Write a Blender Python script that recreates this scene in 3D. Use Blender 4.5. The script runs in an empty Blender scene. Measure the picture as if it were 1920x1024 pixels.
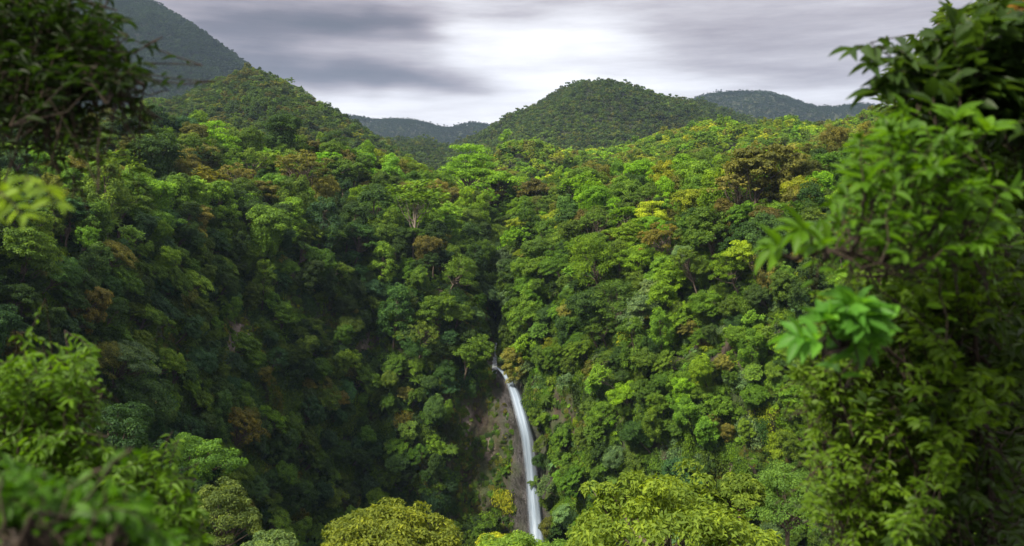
import bpy, math, random
import numpy as np
from mathutils import Vector

# ------------------------------------------------------------------ camera, sky, sun, exposure
SC = bpy.context.scene
COL = SC.collection
F, U0, VH = 1663.0, 960.0, 400.0          # focal length, centre and horizon of the view, in 1920-wide pixels
cam_d = bpy.data.cameras.new('camera')
cam = bpy.data.objects.new('camera', cam_d)
COL.objects.link(cam)
cam.rotation_euler = (math.pi / 2, 0, 0)
cam_d.sensor_width = 36.0
cam_d.lens = 36.0 * F / 1920.0
cam_d.shift_y = -(512.0 - VH) / 1920.0
cam_d.clip_start, cam_d.clip_end = 0.1, 30000.0
cam_d.dof.use_dof = True
cam_d.dof.focus_distance = 300.0
cam_d.dof.aperture_fstop = 1.7
SC.camera = cam
SC.view_settings.view_transform = 'Standard'
SC.view_settings.look = 'None'
SC.view_settings.exposure = 1.12
SC.view_settings.gamma = 1.0
SC.cycles.max_bounces = 6
SC.cycles.diffuse_bounces = 4
SC.cycles.glossy_bounces = 2
SC.cycles.transmission_bounces = 4
SC.cycles.transparent_max_bounces = 8
SC.cycles.volume_bounces = 0
SC.cycles.use_denoising = True
SC.cycles.sample_clamp_indirect = 4.0

SUN_DIR = Vector((-0.50, -0.50, 0.70)).normalized()
sun_d = bpy.data.lights.new('sun', 'SUN')
sun_d.energy, sun_d.angle, sun_d.color = 4.2, math.radians(7), (1.0, 0.91, 0.73)
sun = bpy.data.objects.new('sun', sun_d)
COL.objects.link(sun)
sun.rotation_euler = SUN_DIR.to_track_quat('Z', 'Y').to_euler()

world = bpy.data.worlds.new('World')
SC.world = world
world.use_nodes = True


def build_world():
    nt = world.node_tree
    nt.nodes.clear()
    N, L = nt.nodes.new, nt.links.new

    def m(op, a, b=None, c=None):
        n = N('ShaderNodeMath')
        n.operation = op
        for i, v in enumerate((a, b, c)):
            if v is None:
                continue
            if isinstance(v, (int, float)):
                n.inputs[i].default_value = v
            else:
                L(v, n.inputs[i])
        return n.outputs[0]
    tc = N('ShaderNodeTexCoord')
    sp = N('ShaderNodeSeparateXYZ')
    L(tc.outputs['Generated'], sp.inputs[0])
    az = m('ARCTAN2', sp.outputs[0], sp.outputs[1])
    el = m('ARCSINE', sp.outputs[2])

    def noise(sx, sy, off, detail, rough=0.5):
        cx = N('ShaderNodeCombineXYZ')
        L(m('MULTIPLY_ADD', az, sx, off), cx.inputs[0])
        L(m('MULTIPLY', el, sy), cx.inputs[1])
        n = N('ShaderNodeTexNoise')
        n.inputs['Scale'].default_value = 1.0
        n.inputs['Detail'].default_value = detail
        n.inputs['Roughness'].default_value = rough
        L(cx.outputs[0], n.inputs['Vector'])
        return m('SUBTRACT', n.outputs['Fac'], 0.5)
    w1, w2 = noise(5, 14, 3.1, 3), noise(5, 14, 17.7, 3)
    p = m('MULTIPLY_ADD', w1, 0.12, az)
    q = m('MULTIPLY_ADD', w2, 0.055, el)
    # soft cloud masses: u, v, spread, spread, strength, tilt
    blobs = [(1010, 120, 300, 95, .20, 0), (1130, 55, 150, 70, .13, .1), (930, 195, 260, 30, .18, 0), (850, 35, 120, 40, .20, .1), (940, 95, 150, 26, .14, -.1), (1090, 150, 150, 22, .12, .05),
             (650, 195, 80, 25, .16, 0), (560, 120, 60, 40, .05, 0), (1480, 185, 260, 34, .16, 0),
             (670, 44, 190, 27, -.44, -.08), (630, 142, 210, 28, -.42, .04), (450, 85, 150, 70, -.27, 0), (790, 60, 60, 16, -.16, .1), (820, 152, 110, 16, -.22, 0),
             (1290, 80, 170, 45, -.15, .15), (1560, 60, 330, 90, -.08, 0), (1380, 140, 190, 26, -.10, .1), (1080, 0, 150, 18, -.12, 0),
             (540, 30, 60, 26, .09, 0), (640, 235, 400, 22, .10, 0), (330, 40, 160, 90, -.05, 0)]
    acc = m('MULTIPLY_ADD', noise(5, 38, 9.0, 7, .64), 0.60, 0.64)
    acc = m('MULTIPLY_ADD', noise(2.5, 9, 1.0, 3), 0.22, acc)
    for u, v, su, sv, amp, tilt in blobs:
        dx = m('MULTIPLY', m('SUBTRACT', p, math.atan((u - U0) / F)), F / su)
        qq = m('SUBTRACT', q, math.atan((VH - v) / F))
        if tilt:
            qq = m('MULTIPLY_ADD', m('SUBTRACT', p, math.atan((u - U0) / F)), tilt, qq)
        dy = m('MULTIPLY', qq, F / sv)
        g = m('EXPONENT', m('MULTIPLY', m('ADD', m('MULTIPLY', dx, dx), m('MULTIPLY', dy, dy)), -1.0))
        acc = m('MULTIPLY_ADD', g, amp, acc)
    # away from this quarter of the sky the deck is evenly bright
    acc = m('MULTIPLY_ADD', m('SUBTRACT', acc, 0.62), 1.18, 0.60)
    acc = m('MAXIMUM', acc, 0.06)
    ramp = N('ShaderNodeValToRGB')
    L(acc, ramp.inputs[0])
    cr = ramp.color_ramp
    cr.elements[0].position, cr.elements[0].color = 0.0, (0.05, 0.042, 0.05, 1)
    cr.elements[1].position, cr.elements[1].color = 1.0, (1.0, 0.985, 1.0, 1)
    for pos, c in ((.22, (.130, .105, .120, 1)), (.45, (.315, .268, .284, 1)), (.62, (.49, .446, .462, 1)), (.8, (.74, .715, .735, 1))):
        e = cr.elements.new(pos)
        e.color = c
    cl = N('ShaderNodeBackground')
    L(ramp.outputs[0], cl.inputs[0])
    # a cloud deck is some three times brighter overhead than near the horizon
    hi = N('ShaderNodeMapRange')
    hi.interpolation_type = 'SMOOTHSTEP'
    L(el, hi.inputs[0])
    hi.inputs[1].default_value, hi.inputs[2].default_value = .22, 1.1
    hi.inputs[3].default_value, hi.inputs[4].default_value = .575, 2.0
    L(hi.outputs[0], cl.inputs[1])
    sky = N('ShaderNodeTexSky')
    sky.sky_type = 'NISHITA'
    sky.sun_disc = False
    sky.sun_elevation = math.asin(SUN_DIR.z)
    sky.sun_rotation = math.atan2(SUN_DIR.x, SUN_DIR.y)
    sb = N('ShaderNodeBackground')
    L(sky.outputs[0], sb.inputs[0])
    sb.inputs[1].default_value = 0.08
    mix = N('ShaderNodeMixShader')
    mix.inputs[0].default_value = 0.96
    L(sb.outputs[0], mix.inputs[1])
    L(cl.outputs[0], mix.inputs[2])
    out = N('ShaderNodeOutputWorld')
    L(mix.outputs[0], out.inputs[0])


build_world()

# ------------------------------------------------------------------ helpers
rng = np.random.default_rng(11)
random.seed(5)
UP = np.array((0.0, 0, 1))


def at(u, v, y):
    """world point seen at picture position u, v at depth y"""
    return np.array(((u - U0) / F * y, y, (VH - v) / F * y))


def proj(p):
    p = np.asarray(p, float)
    return U0 + F * p[..., 0] / p[..., 1], VH - F * p[..., 2] / p[..., 1]


def norm(a):
    return a / np.maximum(np.linalg.norm(a, axis=-1, keepdims=True), 1e-9)


def hash3(i, j, k):
    n = (i.astype(np.int64) * 73856093) ^ (j.astype(np.int64) * 19349663) ^ (k.astype(np.int64) * 83492791)
    n = (n ^ (n >> 13)) * 1274126177 & 0x7fffffff
    n = (n ^ (n >> 15)) * 668265263 & 0x7fffffff
    return ((n >> 4) & 0xffff) / 65535.0


def vnoise(p):
    i = np.floor(p).astype(np.int64)
    f = p - i
    f = f * f * (3 - 2 * f)
    r = 0
    for a in (0, 1):
        for b in (0, 1):
            for c in (0, 1):
                w = (f[..., 0] if a else 1 - f[..., 0]) * (f[..., 1] if b else 1 - f[..., 1]) * (f[..., 2] if c else 1 - f[..., 2])
                r = r + w * hash3(i[..., 0] + a, i[..., 1] + b, i[..., 2] + c)
    return r - 0.5


def fbm(p, octaves=4, gain=0.5):
    r, a = 0, 1.0
    for o in range(octaves):
        r = r + a * vnoise(p * 2 ** o + o * 17.3)
        a *= gain
    return r


def link_mesh(name, V, Q, mat, parent=None, lv=None, smooth=False, link=True):
    me = bpy.data.meshes.new(name)
    V = np.asarray(V, np.float32)
    Q = np.asarray(Q, np.int32)
    me.vertices.add(len(V))
    me.vertices.foreach_set('co', V.ravel())
    me.loops.add(Q.size)
    me.loops.foreach_set('vertex_index', Q.ravel())
    me.polygons.add(len(Q))
    me.polygons.foreach_set('loop_start', np.arange(0, Q.size, Q.shape[1], dtype=np.int32))
    if smooth:
        me.polygons.foreach_set('use_smooth', np.ones(len(Q), bool))
    if lv is not None:
        at_ = me.attributes.new('lv', 'FLOAT', 'POINT')
        at_.data.foreach_set('value', np.asarray(lv, np.float32))
    me.update(calc_edges=True)
    me.materials.append(mat)
    o = bpy.data.objects.new(name, me)
    if link:
        COL.objects.link(o)
    if parent is not None:
        o.parent = parent
    return o


def empty(name, loc=(0, 0, 0)):
    o = bpy.data.objects.new(name, None)
    o.empty_display_size = 0.2
    o.location = loc
    COL.objects.link(o)
    return o


def tag(o, label=None, cat=None, group=None, kind=None):
    for k, v in (('label', label), ('category', cat), ('group', group), ('kind', kind)):
        if v:
            o[k] = v
    return o


class Geo:
    """collects vertices, quads and a per-leaf value"""
    def __init__(self):
        self.V, self.Q, self.A, self.n = [], [], [], 0

    def add(self, V, Q, A=None):
        V = np.asarray(V, float)
        self.V.append(V)
        self.Q.append(np.asarray(Q) + self.n)
        self.A.append(np.full(len(V), .5) if A is None else A)
        self.n += len(V)

    def out(self):
        return np.concatenate(self.V), np.concatenate(self.Q), np.concatenate(self.A)

    def build(self, name, mat, parent=None, smooth=False, link=True):
        V, Q, A = self.out()
        return link_mesh(name, V, Q, mat, parent, A, smooth, link)


# leaf outlines: rows of (s along the leaf, half width t, lift)
DIAMOND = (np.array([(0, 0, 0), (.45, .5, .06), (1, 0, -.08), (.45, -.5, .06)], float), np.array([(0, 1, 2, 3)]))


def blade_template(rows=((0, .03), (.18, .34), (.42, .5), (.68, .40), (.88, .18), (1, .015)), fold=.16, droop=.18):
    V, Q = [], []
    for s, t in rows:
        for sg in (-1, 0, 1):
            V.append((s, sg * t, fold * abs(sg) * t * 2 - droop * s * s))
    for r in range(len(rows) - 1):
        for c in (0, 1):
            a = r * 3 + c
            Q.append((a, a + 1, a + 4, a + 3))
    return np.array(V, float), np.array(Q)


BLADE = blade_template()
BLADE_FLAT = blade_template(fold=.07, droop=.06)
BLADE_LOW = blade_template(rows=((0, .05), (.4, .5), (1, .03)), fold=.14, droop=.12)


def stamp(geo, tmpl, P, T, N, L, W, lv=None):
    """one leaf per row of P: base P, direction T, normal N, length L, width W; the lift of the template scales with L"""
    TV, TQ = tmpl
    P, T, N = np.asarray(P, float), norm(np.asarray(T, float)), np.asarray(N, float)
    B = norm(np.cross(N, T))
    N = np.cross(T, B)
    n, k = len(P), len(TV)
    L = np.broadcast_to(np.asarray(L, float), (n,))
    W = np.broadcast_to(np.asarray(W, float), (n,))
    V = (P[:, None] + T[:, None] * (TV[None, :, 0, None] * L[:, None, None])
         + B[:, None] * (TV[None, :, 1, None] * W[:, None, None])
         + N[:, None] * (TV[None, :, 2, None] * L[:, None, None]))
    Q = (TQ[None] + (np.arange(n) * k)[:, None, None]).reshape(-1, 4)
    lv = rng.random(n) if lv is None else lv
    geo.add(V.reshape(-1, 3), Q, np.repeat(lv, k))


def tube(geo, pts, radii, sides=6):
    pts = np.asarray(pts, float)
    n = len(pts)
    radii = np.broadcast_to(np.asarray(radii, float), (n,))
    tan = norm(np.gradient(pts, axis=0))
    ref = np.array((.31, .95, .05)) if abs(tan[0][2]) > .5 else UP
    X = norm(np.cross(tan, ref))
    Y = np.cross(tan, X)
    a = np.arange(sides) * 2 * math.pi / sides
    V = pts[:, None] + radii[:, None, None] * (np.cos(a)[None, :, None] * X[:, None] + np.sin(a)[None, :, None] * Y[:, None])
    Q = []
    for r in range(n - 1):
        for s in range(sides):
            t = (s + 1) % sides
            Q.append((r * sides + s, r * sides + t, (r + 1) * sides + t, (r + 1) * sides + s))
    geo.add(V.reshape(-1, 3), Q)


def curve_pts(a, b, n=5, sag=0.0, wob=0.0, r=None):
    r = r or rng
    a, b = np.asarray(a, float), np.asarray(b, float)
    t = np.linspace(0, 1, n)[:, None]
    p = a + (b - a) * t
    p[:, 2] += sag * 4 * (t * (1 - t))[:, 0]
    if wob:
        p[1:-1] += r.normal(0, wob, (n - 2, 3))
    return p


# ------------------------------------------------------------------ materials
def new_mat(name):
    m = bpy.data.materials.new(name)
    m.use_nodes = True
    nt = m.node_tree
    nt.nodes.clear()
    return m, nt


def leaf_material(name, source, rough=.6, spec=.14, transl=.38, base=(1, 1, 1)):
    """source: 'object' takes the tint from the object's colour, 'instancer' from the scatter's own tint"""
    m, nt = new_mat(name)
    N, L = nt.nodes.new, nt.links.new
    if source == 'object':
        tint = N('ShaderNodeObjectInfo').outputs['Color']
    else:
        t = N('ShaderNodeAttribute')
        t.attribute_type, t.attribute_name = 'INSTANCER', 'tint'
        tint = t.outputs['Color']
    a = N('ShaderNodeAttribute')
    a.attribute_type, a.attribute_name = 'GEOMETRY', 'lv'
    ramp = N('ShaderNodeValToRGB')
    cr = ramp.color_ramp
    cr.elements[0].position, cr.elements[0].color = 0, (.55, .62, .62, 1)
    cr.elements[1].position, cr.elements[1].color = 1, (1.6, 1.5, .9, 1)
    e = cr.elements.new(.5)
    e.color = (.95, .98, .95, 1)
    e = cr.elements.new(.86)
    e.color = (1.3, 1.25, 1.0, 1)
    L(a.outputs['Fac'], ramp.inputs[0])
    mul = N('ShaderNodeMix')
    mul.data_type, mul.blend_type = 'RGBA', 'MULTIPLY'
    mul.inputs[0].default_value = 1
    L(tint, mul.inputs[6])
    L(ramp.outputs[0], mul.inputs[7])
    col = mul.outputs[2]
    pb = N('ShaderNodeBsdfPrincipled')
    L(col, pb.inputs['Base Color'])
    pb.inputs['Roughness'].default_value = rough
    pb.inputs['Specular IOR Level'].default_value = spec
    tm = N('ShaderNodeMix')
    tm.data_type, tm.blend_type = 'RGBA', 'MULTIPLY'
    tm.inputs[0].default_value = 1
    L(col, tm.inputs[6])
    tm.inputs[7].default_value = (1.7, 1.6, .6, 1)
    tb = N('ShaderNodeBsdfTranslucent')
    L(tm.outputs[2], tb.inputs[0])
    mx = N('ShaderNodeMixShader')
    mx.inputs[0].default_value = transl
    L(pb.outputs[0], mx.inputs[1])
    L(tb.outputs[0], mx.inputs[2])
    o = N('ShaderNodeOutputMaterial')
    L(mx.outputs[0], o.inputs[0])
    return m


def simple_noise_mat(name, c1, c2, scale, rough=.9, bump=.3, stretch=(1, 1, 1)):
    m, nt = new_mat(name)
    N, L = nt.nodes.new, nt.links.new
    tc = N('ShaderNodeTexCoord')
    mp = N('ShaderNodeMapping')
    mp.inputs['Scale'].default_value = stretch
    L(tc.outputs['Object'], mp.inputs[0])
    nz = N('ShaderNodeTexNoise')
    nz.inputs['Scale'].default_value = scale
    nz.inputs['Detail'].default_value = 8
    nz.inputs['Roughness'].default_value = .65
    L(mp.outputs[0], nz.inputs['Vector'])
    r = N('ShaderNodeValToRGB')
    r.color_ramp.elements[0].position, r.color_ramp.elements[0].color = .35, (*c1, 1)
    r.color_ramp.elements[1].position, r.color_ramp.elements[1].color = .68, (*c2, 1)
    L(nz.outputs['Fac'], r.inputs[0])
    pb = N('ShaderNodeBsdfPrincipled')
    pb.inputs['Roughness'].default_value = rough
    pb.inputs['Specular IOR Level'].default_value = .25
    L(r.outputs[0], pb.inputs['Base Color'])
    b = N('ShaderNodeBump')
    b.inputs['Strength'].default_value = bump
    L(nz.outputs['Fac'], b.inputs['Height'])
    L(b.outputs[0], pb.inputs['Normal'])
    o = N('ShaderNodeOutputMaterial')
    L(pb.outputs[0], o.inputs[0])
    return m


M_LEAF = leaf_material('tree leaves', 'object')
M_LEAF_SCATTER = leaf_material('forest leaves', 'instancer')
M_LEAF_NEAR = leaf_material('glossy leaves', 'object', rough=.48, spec=.22, transl=.48)
M_BARK = simple_noise_mat('bark', (.045, .033, .024), (.16, .13, .10), 3.0, stretch=(3, 3, .6))
M_BARK_PALE = simple_noise_mat('pale bark', (.12, .10, .08), (.32, .28, .23), 2.0, stretch=(3, 3, .6))
M_BARK_DARK = simple_noise_mat('dark bark', (.010, .008, .006), (.045, .032, .022), 14.0, stretch=(3, 3, .6))
M_SOIL = simple_noise_mat('forest floor', (.012, .018, .007), (.045, .055, .018), .35, bump=.6)


def cliff_material():
    m, nt = new_mat('mossy rock')
    N, L = nt.nodes.new, nt.links.new
    tc = N('ShaderNodeTexCoord')

    def nz(scale, stretch=(1, 1, 1), detail=9, rough=.62):
        mp = N('ShaderNodeMapping')
        mp.inputs['Scale'].default_value = stretch
        L(tc.outputs['Object'], mp.inputs[0])
        n = N('ShaderNodeTexNoise')
        n.inputs['Scale'].default_value = scale
        n.inputs['Detail'].default_value = detail
        n.inputs['Roughness'].default_value = rough
        L(mp.outputs[0], n.inputs['Vector'])
        return n.outputs['Fac']

    def ramp(f, a, ca, b, cb):
        r = N('ShaderNodeValToRGB')
        r.color_ramp.elements[0].position, r.color_ramp.elements[0].color = a, (*ca, 1)
        r.color_ramp.elements[1].position, r.color_ramp.elements[1].color = b, (*cb, 1)
        L(f, r.inputs[0])
        return r.outputs[0]

    def mix(f, a, b):
        x = N('ShaderNodeMix')
        x.data_type = 'RGBA'
        L(f, x.inputs[0])
        L(a, x.inputs[6])
        L(b, x.inputs[7])
        return x.outputs[2]
    rock = ramp(nz(.35, (1, 1, .6)), .32, (.014, .011, .008), .7, (.072, .050, .035))
    pale = ramp(nz(.9, (1, 1, .5)), .3, (.07, .052, .042), .7, (.40, .335, .295))
    pat = N('ShaderNodeAttribute')
    pat.attribute_type, pat.attribute_name = 'GEOMETRY', 'pale'
    c = mix(pat.outputs['Fac'], rock, pale)
    moss = ramp(nz(.22, (1, 1, .45)), .3, (.012, .034, .006), .75, (.070, .105, .015))
    mf = ramp(nz(.16, (1, 1, .4)), .42, (0, 0, 0), .58, (1, 1, 1))
    ma = N('ShaderNodeAttribute')
    ma.attribute_type, ma.attribute_name = 'GEOMETRY', 'moss'
    mm = N('ShaderNodeMath')
    mm.operation = 'MULTIPLY'
    L(mf, mm.inputs[0])
    L(ma.outputs['Fac'], mm.inputs[1])
    c = mix(mm.outputs[0], c, moss)
    wet = N('ShaderNodeAttribute')
    wet.attribute_type, wet.attribute_name = 'GEOMETRY', 'wet'
    wc = ramp(nz(.8, (1, 1, .5)), .35, (.010, .010, .013), .75, (.075, .068, .075))
    c = mix(wet.outputs['Fac'], c, wc)
    pb = N('ShaderNodeBsdfPrincipled')
    L(c, pb.inputs['Base Color'])
    mr = N('ShaderNodeMapRange')
    L(wet.outputs['Fac'], mr.inputs[0])
    mr.inputs[3].default_value, mr.inputs[4].default_value = .9, .35
    L(mr.outputs[0], pb.inputs['Roughness'])
    b = N('ShaderNodeBump')
    b.inputs['Strength'].default_value = .9
    b.inputs['Distance'].default_value = 1.2
    L(nz(.7, (1, 1, .7), 10, .7), b.inputs['Height'])
    L(b.outputs[0], pb.inputs['Normal'])
    o = N('ShaderNodeOutputMaterial')
    L(pb.outputs[0], o.inputs[0])
    return m


M_CLIFF = cliff_material()

# ------------------------------------------------------------------ the gorge and its plateau
# per column u: base, middle, rim of the wall, plateau, crest behind it as (depth y, height z)
COLS = {
    -500: [(95, -45), (108, -12), (140, 8), (200, 16), (300, 30)],
    0: [(135, -72), (152, -34), (185, -8), (260, 5), (380, 24)],
    150: [(165, -92), (186, -42), (215, -9), (290, 5), (400, 27)],
    300: [(205, -110), (225, -48), (255, -10), (320, 6), (420, 31)],
    450: [(250, -120), (268, -52), (292, -14), (350, 0), (430, 21)],
    600: [(285, -124), (300, -56), (322, -18), (370, -3), (440, 23)],
    700: [(300, -125), (315, -58), (335, -21), (380, -6), (450, 14)],
    800: [(305, -126), (318, -60), (337, -27), (390, -13), (470, 6)],
    870: [(308, -126), (321, -60), (341, -32), (395, -18), (480, 2)],
    912: [(312, -127), (327, -57), (352, -42), (402, -26), (490, 0)],
    932: [(315, -127), (324, -57), (372, -52), (430, -36), (500, -2)],
    950: [(313, -127), (319, -58), (345, -44), (402, -28), (500, 0)],
    975: [(307, -126), (313, -62), (334, -38), (394, -23), (500, 2)],
    1000: [(300, -125), (308, -60), (328, -33), (390, -20), (500, 3)],
    1050: [(285, -120), (295, -58), (318, -28), (385, -16), (500, 5)],
    1100: [(272, -118), (285, -55), (308, -23), (375, -11), (490, 6)],
    1200: [(255, -114), (270, -50), (295, -19), (360, -5), (470, 7)],
    1300: [(240, -110), (257, -46), (282, -16), (340, -3), (450, 7)],
    1400: [(228, -106), (245, -42), (268, -14), (325, 0), (430, 9)],
    1500: [(218, -104), (235, -40), (256, -12), (310, 2), (410, 13)],
    1650: [(200, -98), (216, -36), (236, -9), (290, 5), (390, 18)],
    1920: [(170, -88), (188, -30), (208, -4), (260, 8), (350, 26)],
    2450: [(130, -70), (145, -22), (162, 2), (210, 12), (300, 30)],
}


def knots_for(u):
    b, m, r, p, c = COLS[u]
    left = max(0.0, min(1.0, (520 - u) / 520.0))
    n1 = (22, -19 + 4 * left)
    n2 = (b[0] * .42, b[1] * (.60 - .10 * left))
    fl = (b[0] * .80, b[1] - 5)
    return [(1.0, -1.75), n1, n2, fl, b, m, r, p, c, (c[0] + 130, c[1] - 22), (1300, 30), (9000, 130)]


US = np.arange(-500, 2451, 5.0)
SEG = [12, 12, 12, 10, 56, 44, 30, 26, 10, 14, 8]
ROW_OF = np.concatenate([[0], np.cumsum(SEG)])      # row of each knot


def gsmooth(a, sigma, axis):
    k = np.arange(-int(3 * sigma) - 1, int(3 * sigma) + 2)
    w = np.exp(-(k / sigma) ** 2 / 2)
    w /= w.sum()
    pad = [(0, 0)] * a.ndim
    pad[axis] = (len(k) // 2, len(k) // 2)
    b = np.pad(a, pad, mode='edge')
    return np.apply_along_axis(lambda x: np.convolve(x, w, 'valid'), axis, b)


def build_terrain_grid():
    ks = sorted(COLS)
    K = np.array([knots_for(u) for u in ks])                 # col, knot, 2
    Kc = np.stack([[np.interp(US, ks, K[:, j, a]) for j in range(K.shape[1])] for a in (0, 1)], -1)   # knot, u, 2
    Kc = gsmooth(Kc, 1.6, 1)
    rows = []
    for j, n in enumerate(SEG):
        for i in range(n):
            rows.append(Kc[j] + (Kc[j + 1] - Kc[j]) * (i / n))
    rows.append(Kc[-1])
    R = np.array(rows)
    Rs = gsmooth(R, 2.4, 0)
    R[4:] = Rs[4:]
    y, z = R[..., 0], R[..., 1]
    P = np.stack([(US[None] - U0) / F * y, y, z], -1)
    rid = np.arange(len(P))
    wall = np.interp(rid, [ROW_OF[3], ROW_OF[4], ROW_OF[6], ROW_OF[7]], [0, 1, 1, 0])
    flat = np.interp(rid, [ROW_OF[6], ROW_OF[7], ROW_OF[9], ROW_OF[10]], [0, 1, 1, 3])
    calm = np.clip(np.abs(US - 958) / 60, .25, 1)
    n = fbm(P / np.array((24, 24, 85)), 3)
    n2 = fbm(P / np.array((7, 7, 9)) + 40, 4, .6)
    n3 = fbm(P / np.array((3.2, 3.2, 2.2)) + 80, 3, .6)
    d = wall[:, None] * (n * 15 * calm[None] + n2 * 3.6 + n3 * 1.5)
    P[..., 1] += d
    P[..., 0] += d * (US[None] - U0) / F
    P[..., 2] += flat[:, None] * fbm(P / 60.0 + 9, 3) * 8
    return P


G = build_terrain_grid()
NR, NC = G.shape[:2]


def grid_quads(nr, nc):
    a = (np.arange(nr - 1)[:, None] * nc + np.arange(nc - 1)[None]).ravel()
    return np.stack([a, a + 1, a + nc + 1, a + nc], -1)


def grid_normals(P):
    du = np.gradient(P, axis=1)
    dr = np.gradient(P, axis=0)
    n = norm(np.cross(du, dr))
    n[n[..., 2] < 0] *= -1
    return n


GN_ = grid_normals(G)
GU, GV = proj(G)


def ellipse(u, v, cu, cv, ru, rv, soft=.35):
    d = np.sqrt(((u - cu) / ru) ** 2 + ((v - cv) / rv) ** 2)
    d = d + .95 * fbm(np.stack([u / 26, v / 40, u * 0], -1), 4, .65)
    return np.clip((1 - d) / soft + .5, 0, 1)


# bare rock on the walls, as picture-side outlines of where it stands: centre, half sizes
BARE = [(925, 790, 62, 95), (900, 900, 60, 90), (978, 880, 28, 150), (452, 632, 46, 50), (310, 660, 34, 50), (1435, 850, 42, 42),
        (680, 640, 24, 34), (540, 575, 30, 26), (865, 800, 30, 50), (1075, 760, 20, 45), (620, 600, 26, 30)]


def bareness(u, v):
    r = np.zeros_like(u)
    for b in BARE:
        r = np.maximum(r, ellipse(u, v, *b))
    return r


# the two skins of this one sheet: forest floor and, on the walls, rock
r_lo, r_hi = ROW_OF[4] - 4, ROW_OF[6] + 2
floor_near = link_mesh('ground', G[:r_lo + 1].reshape(-1, 3), grid_quads(r_lo + 1, NC), M_SOIL, smooth=True)
tag(floor_near, kind='structure')
plateau = link_mesh('terrain', G[r_hi:].reshape(-1, 3), grid_quads(NR - r_hi, NC), M_SOIL, smooth=True)
tag(plateau, kind='structure')
W = G[r_lo:r_hi + 1]
cliff = link_mesh('cliff', W.reshape(-1, 3), grid_quads(len(W), NC), M_CLIFF, smooth=True)
tag(cliff, kind='structure')
wu, wv = proj(W)
pale = np.maximum.reduce([ellipse(wu, wv, 872, 802, 17, 34), ellipse(wu, wv, 458, 628, 24, 30) * .5, ellipse(wu, wv, 1422, 848, 16, 16),
                          ellipse(wu, wv, 918, 848, 10, 22) * .6, ellipse(wu, wv, 685, 640, 8, 26) * .4])
FALL = [(927, 688), (935, 691), (945, 698), (957, 717), (967, 742), (974, 767), (981, 792), (987, 817), (992, 852), (996, 887), (999, 927), (1002, 962), (1006, 1004), (1010, 1050), (1014, 1100)]
FW = [4, 6, 10, 15, 20, 21, 22, 22, 22, 22, 23, 24, 26, 28, 31]
fu = np.interp(wv, [p[1] for p in FALL], [p[0] for p in FALL])
wet = np.clip(1.25 - np.abs(wu - fu + 6) / np.interp(wv, [680, 760, 900, 1050], [12, 34, 44, 50]) + .5 * fbm(np.stack([wu / 12, wv / 22, wu * 0], -1), 3), 0, 1) * (wv > 690)
moss = np.clip(.75 + .6 * fbm(np.stack([wu / 90, wv / 90, wu * 0 + 5], -1), 2) - pale, 0, 1)
for nm, a in (('pale', pale), ('wet', wet), ('moss', moss)):
    x = cliff.data.attributes.new(nm, 'FLOAT', 'POINT')
    x.data.foreach_set('value', a.ravel().astype(np.float32))


def surface(u, v, h=0.0, r0=0, r1=None):
    """first point along the sight line u, v where the ground raised by h stands: (point on the ground, row, column)"""
    c = int(np.clip(round((u - US[0]) / 5), 0, NC - 1))
    r1 = r1 or ROW_OF[9]
    col = G[r0:r1, c]
    vv = VH - F * (col[:, 2] + h) / col[:, 1]
    hit = np.where(vv <= v)[0]
    r = (hit[0] if len(hit) else int(np.argmin(vv))) + r0
    return G[r, c].copy(), r, c


# ------------------------------------------------------------------ hills behind
HILLS = {}


def hill(name, mat, y0, y1, z0, sky, back=1.45, amp=.05, nu=150, ns=46, power=.9, seed=0, drop=0.0):
    su = [s[0] for s in sky]
    u = np.linspace(su[0], su[-1], nu)
    v = np.interp(u, su, [s[1] for s in sky])
    v = gsmooth(v, 1.6, 0) + drop
    zc = (VH - v) / F * y1
    s = np.linspace(0, back, ns)
    shape = np.where(s <= 1, np.sin(np.clip(s, 0, 1) * math.pi / 2) ** power, 1 - ((np.maximum(s, 1) - 1) / (back - 1)) ** 1.5 * .8)
    y = y0 + (y1 - y0) * s
    z = z0 + (zc[None] - z0) * shape[:, None]
    Y = np.repeat(y[:, None], nu, 1)
    P = np.stack([(u[None] - U0) / F * Y, Y, z], -1)
    sc = (y1 - y0) * .30
    w = np.clip(s * 1.6, 0, 1) * np.clip(1.15 - np.abs(s - .5) * 2.1, .07, 1)
    P[..., 2] += fbm(P / np.array((sc * .55, sc, sc)) + seed, 4) * amp * 4 * (zc.max() - z0) * w[:, None]
    o = link_mesh(name, P.reshape(-1, 3), grid_quads(ns, nu), mat, smooth=True)
    tag(o, kind='structure')
    HILLS[name] = (P, grid_normals(P), s)
    return P


HILLS['terrain'] = (G[ROW_OF[8]:ROW_OF[10], 150:480], GN_[ROW_OF[8]:ROW_OF[10], 150:480], np.linspace(0, 1, ROW_OF[10] - ROW_OF[8]))


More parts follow.
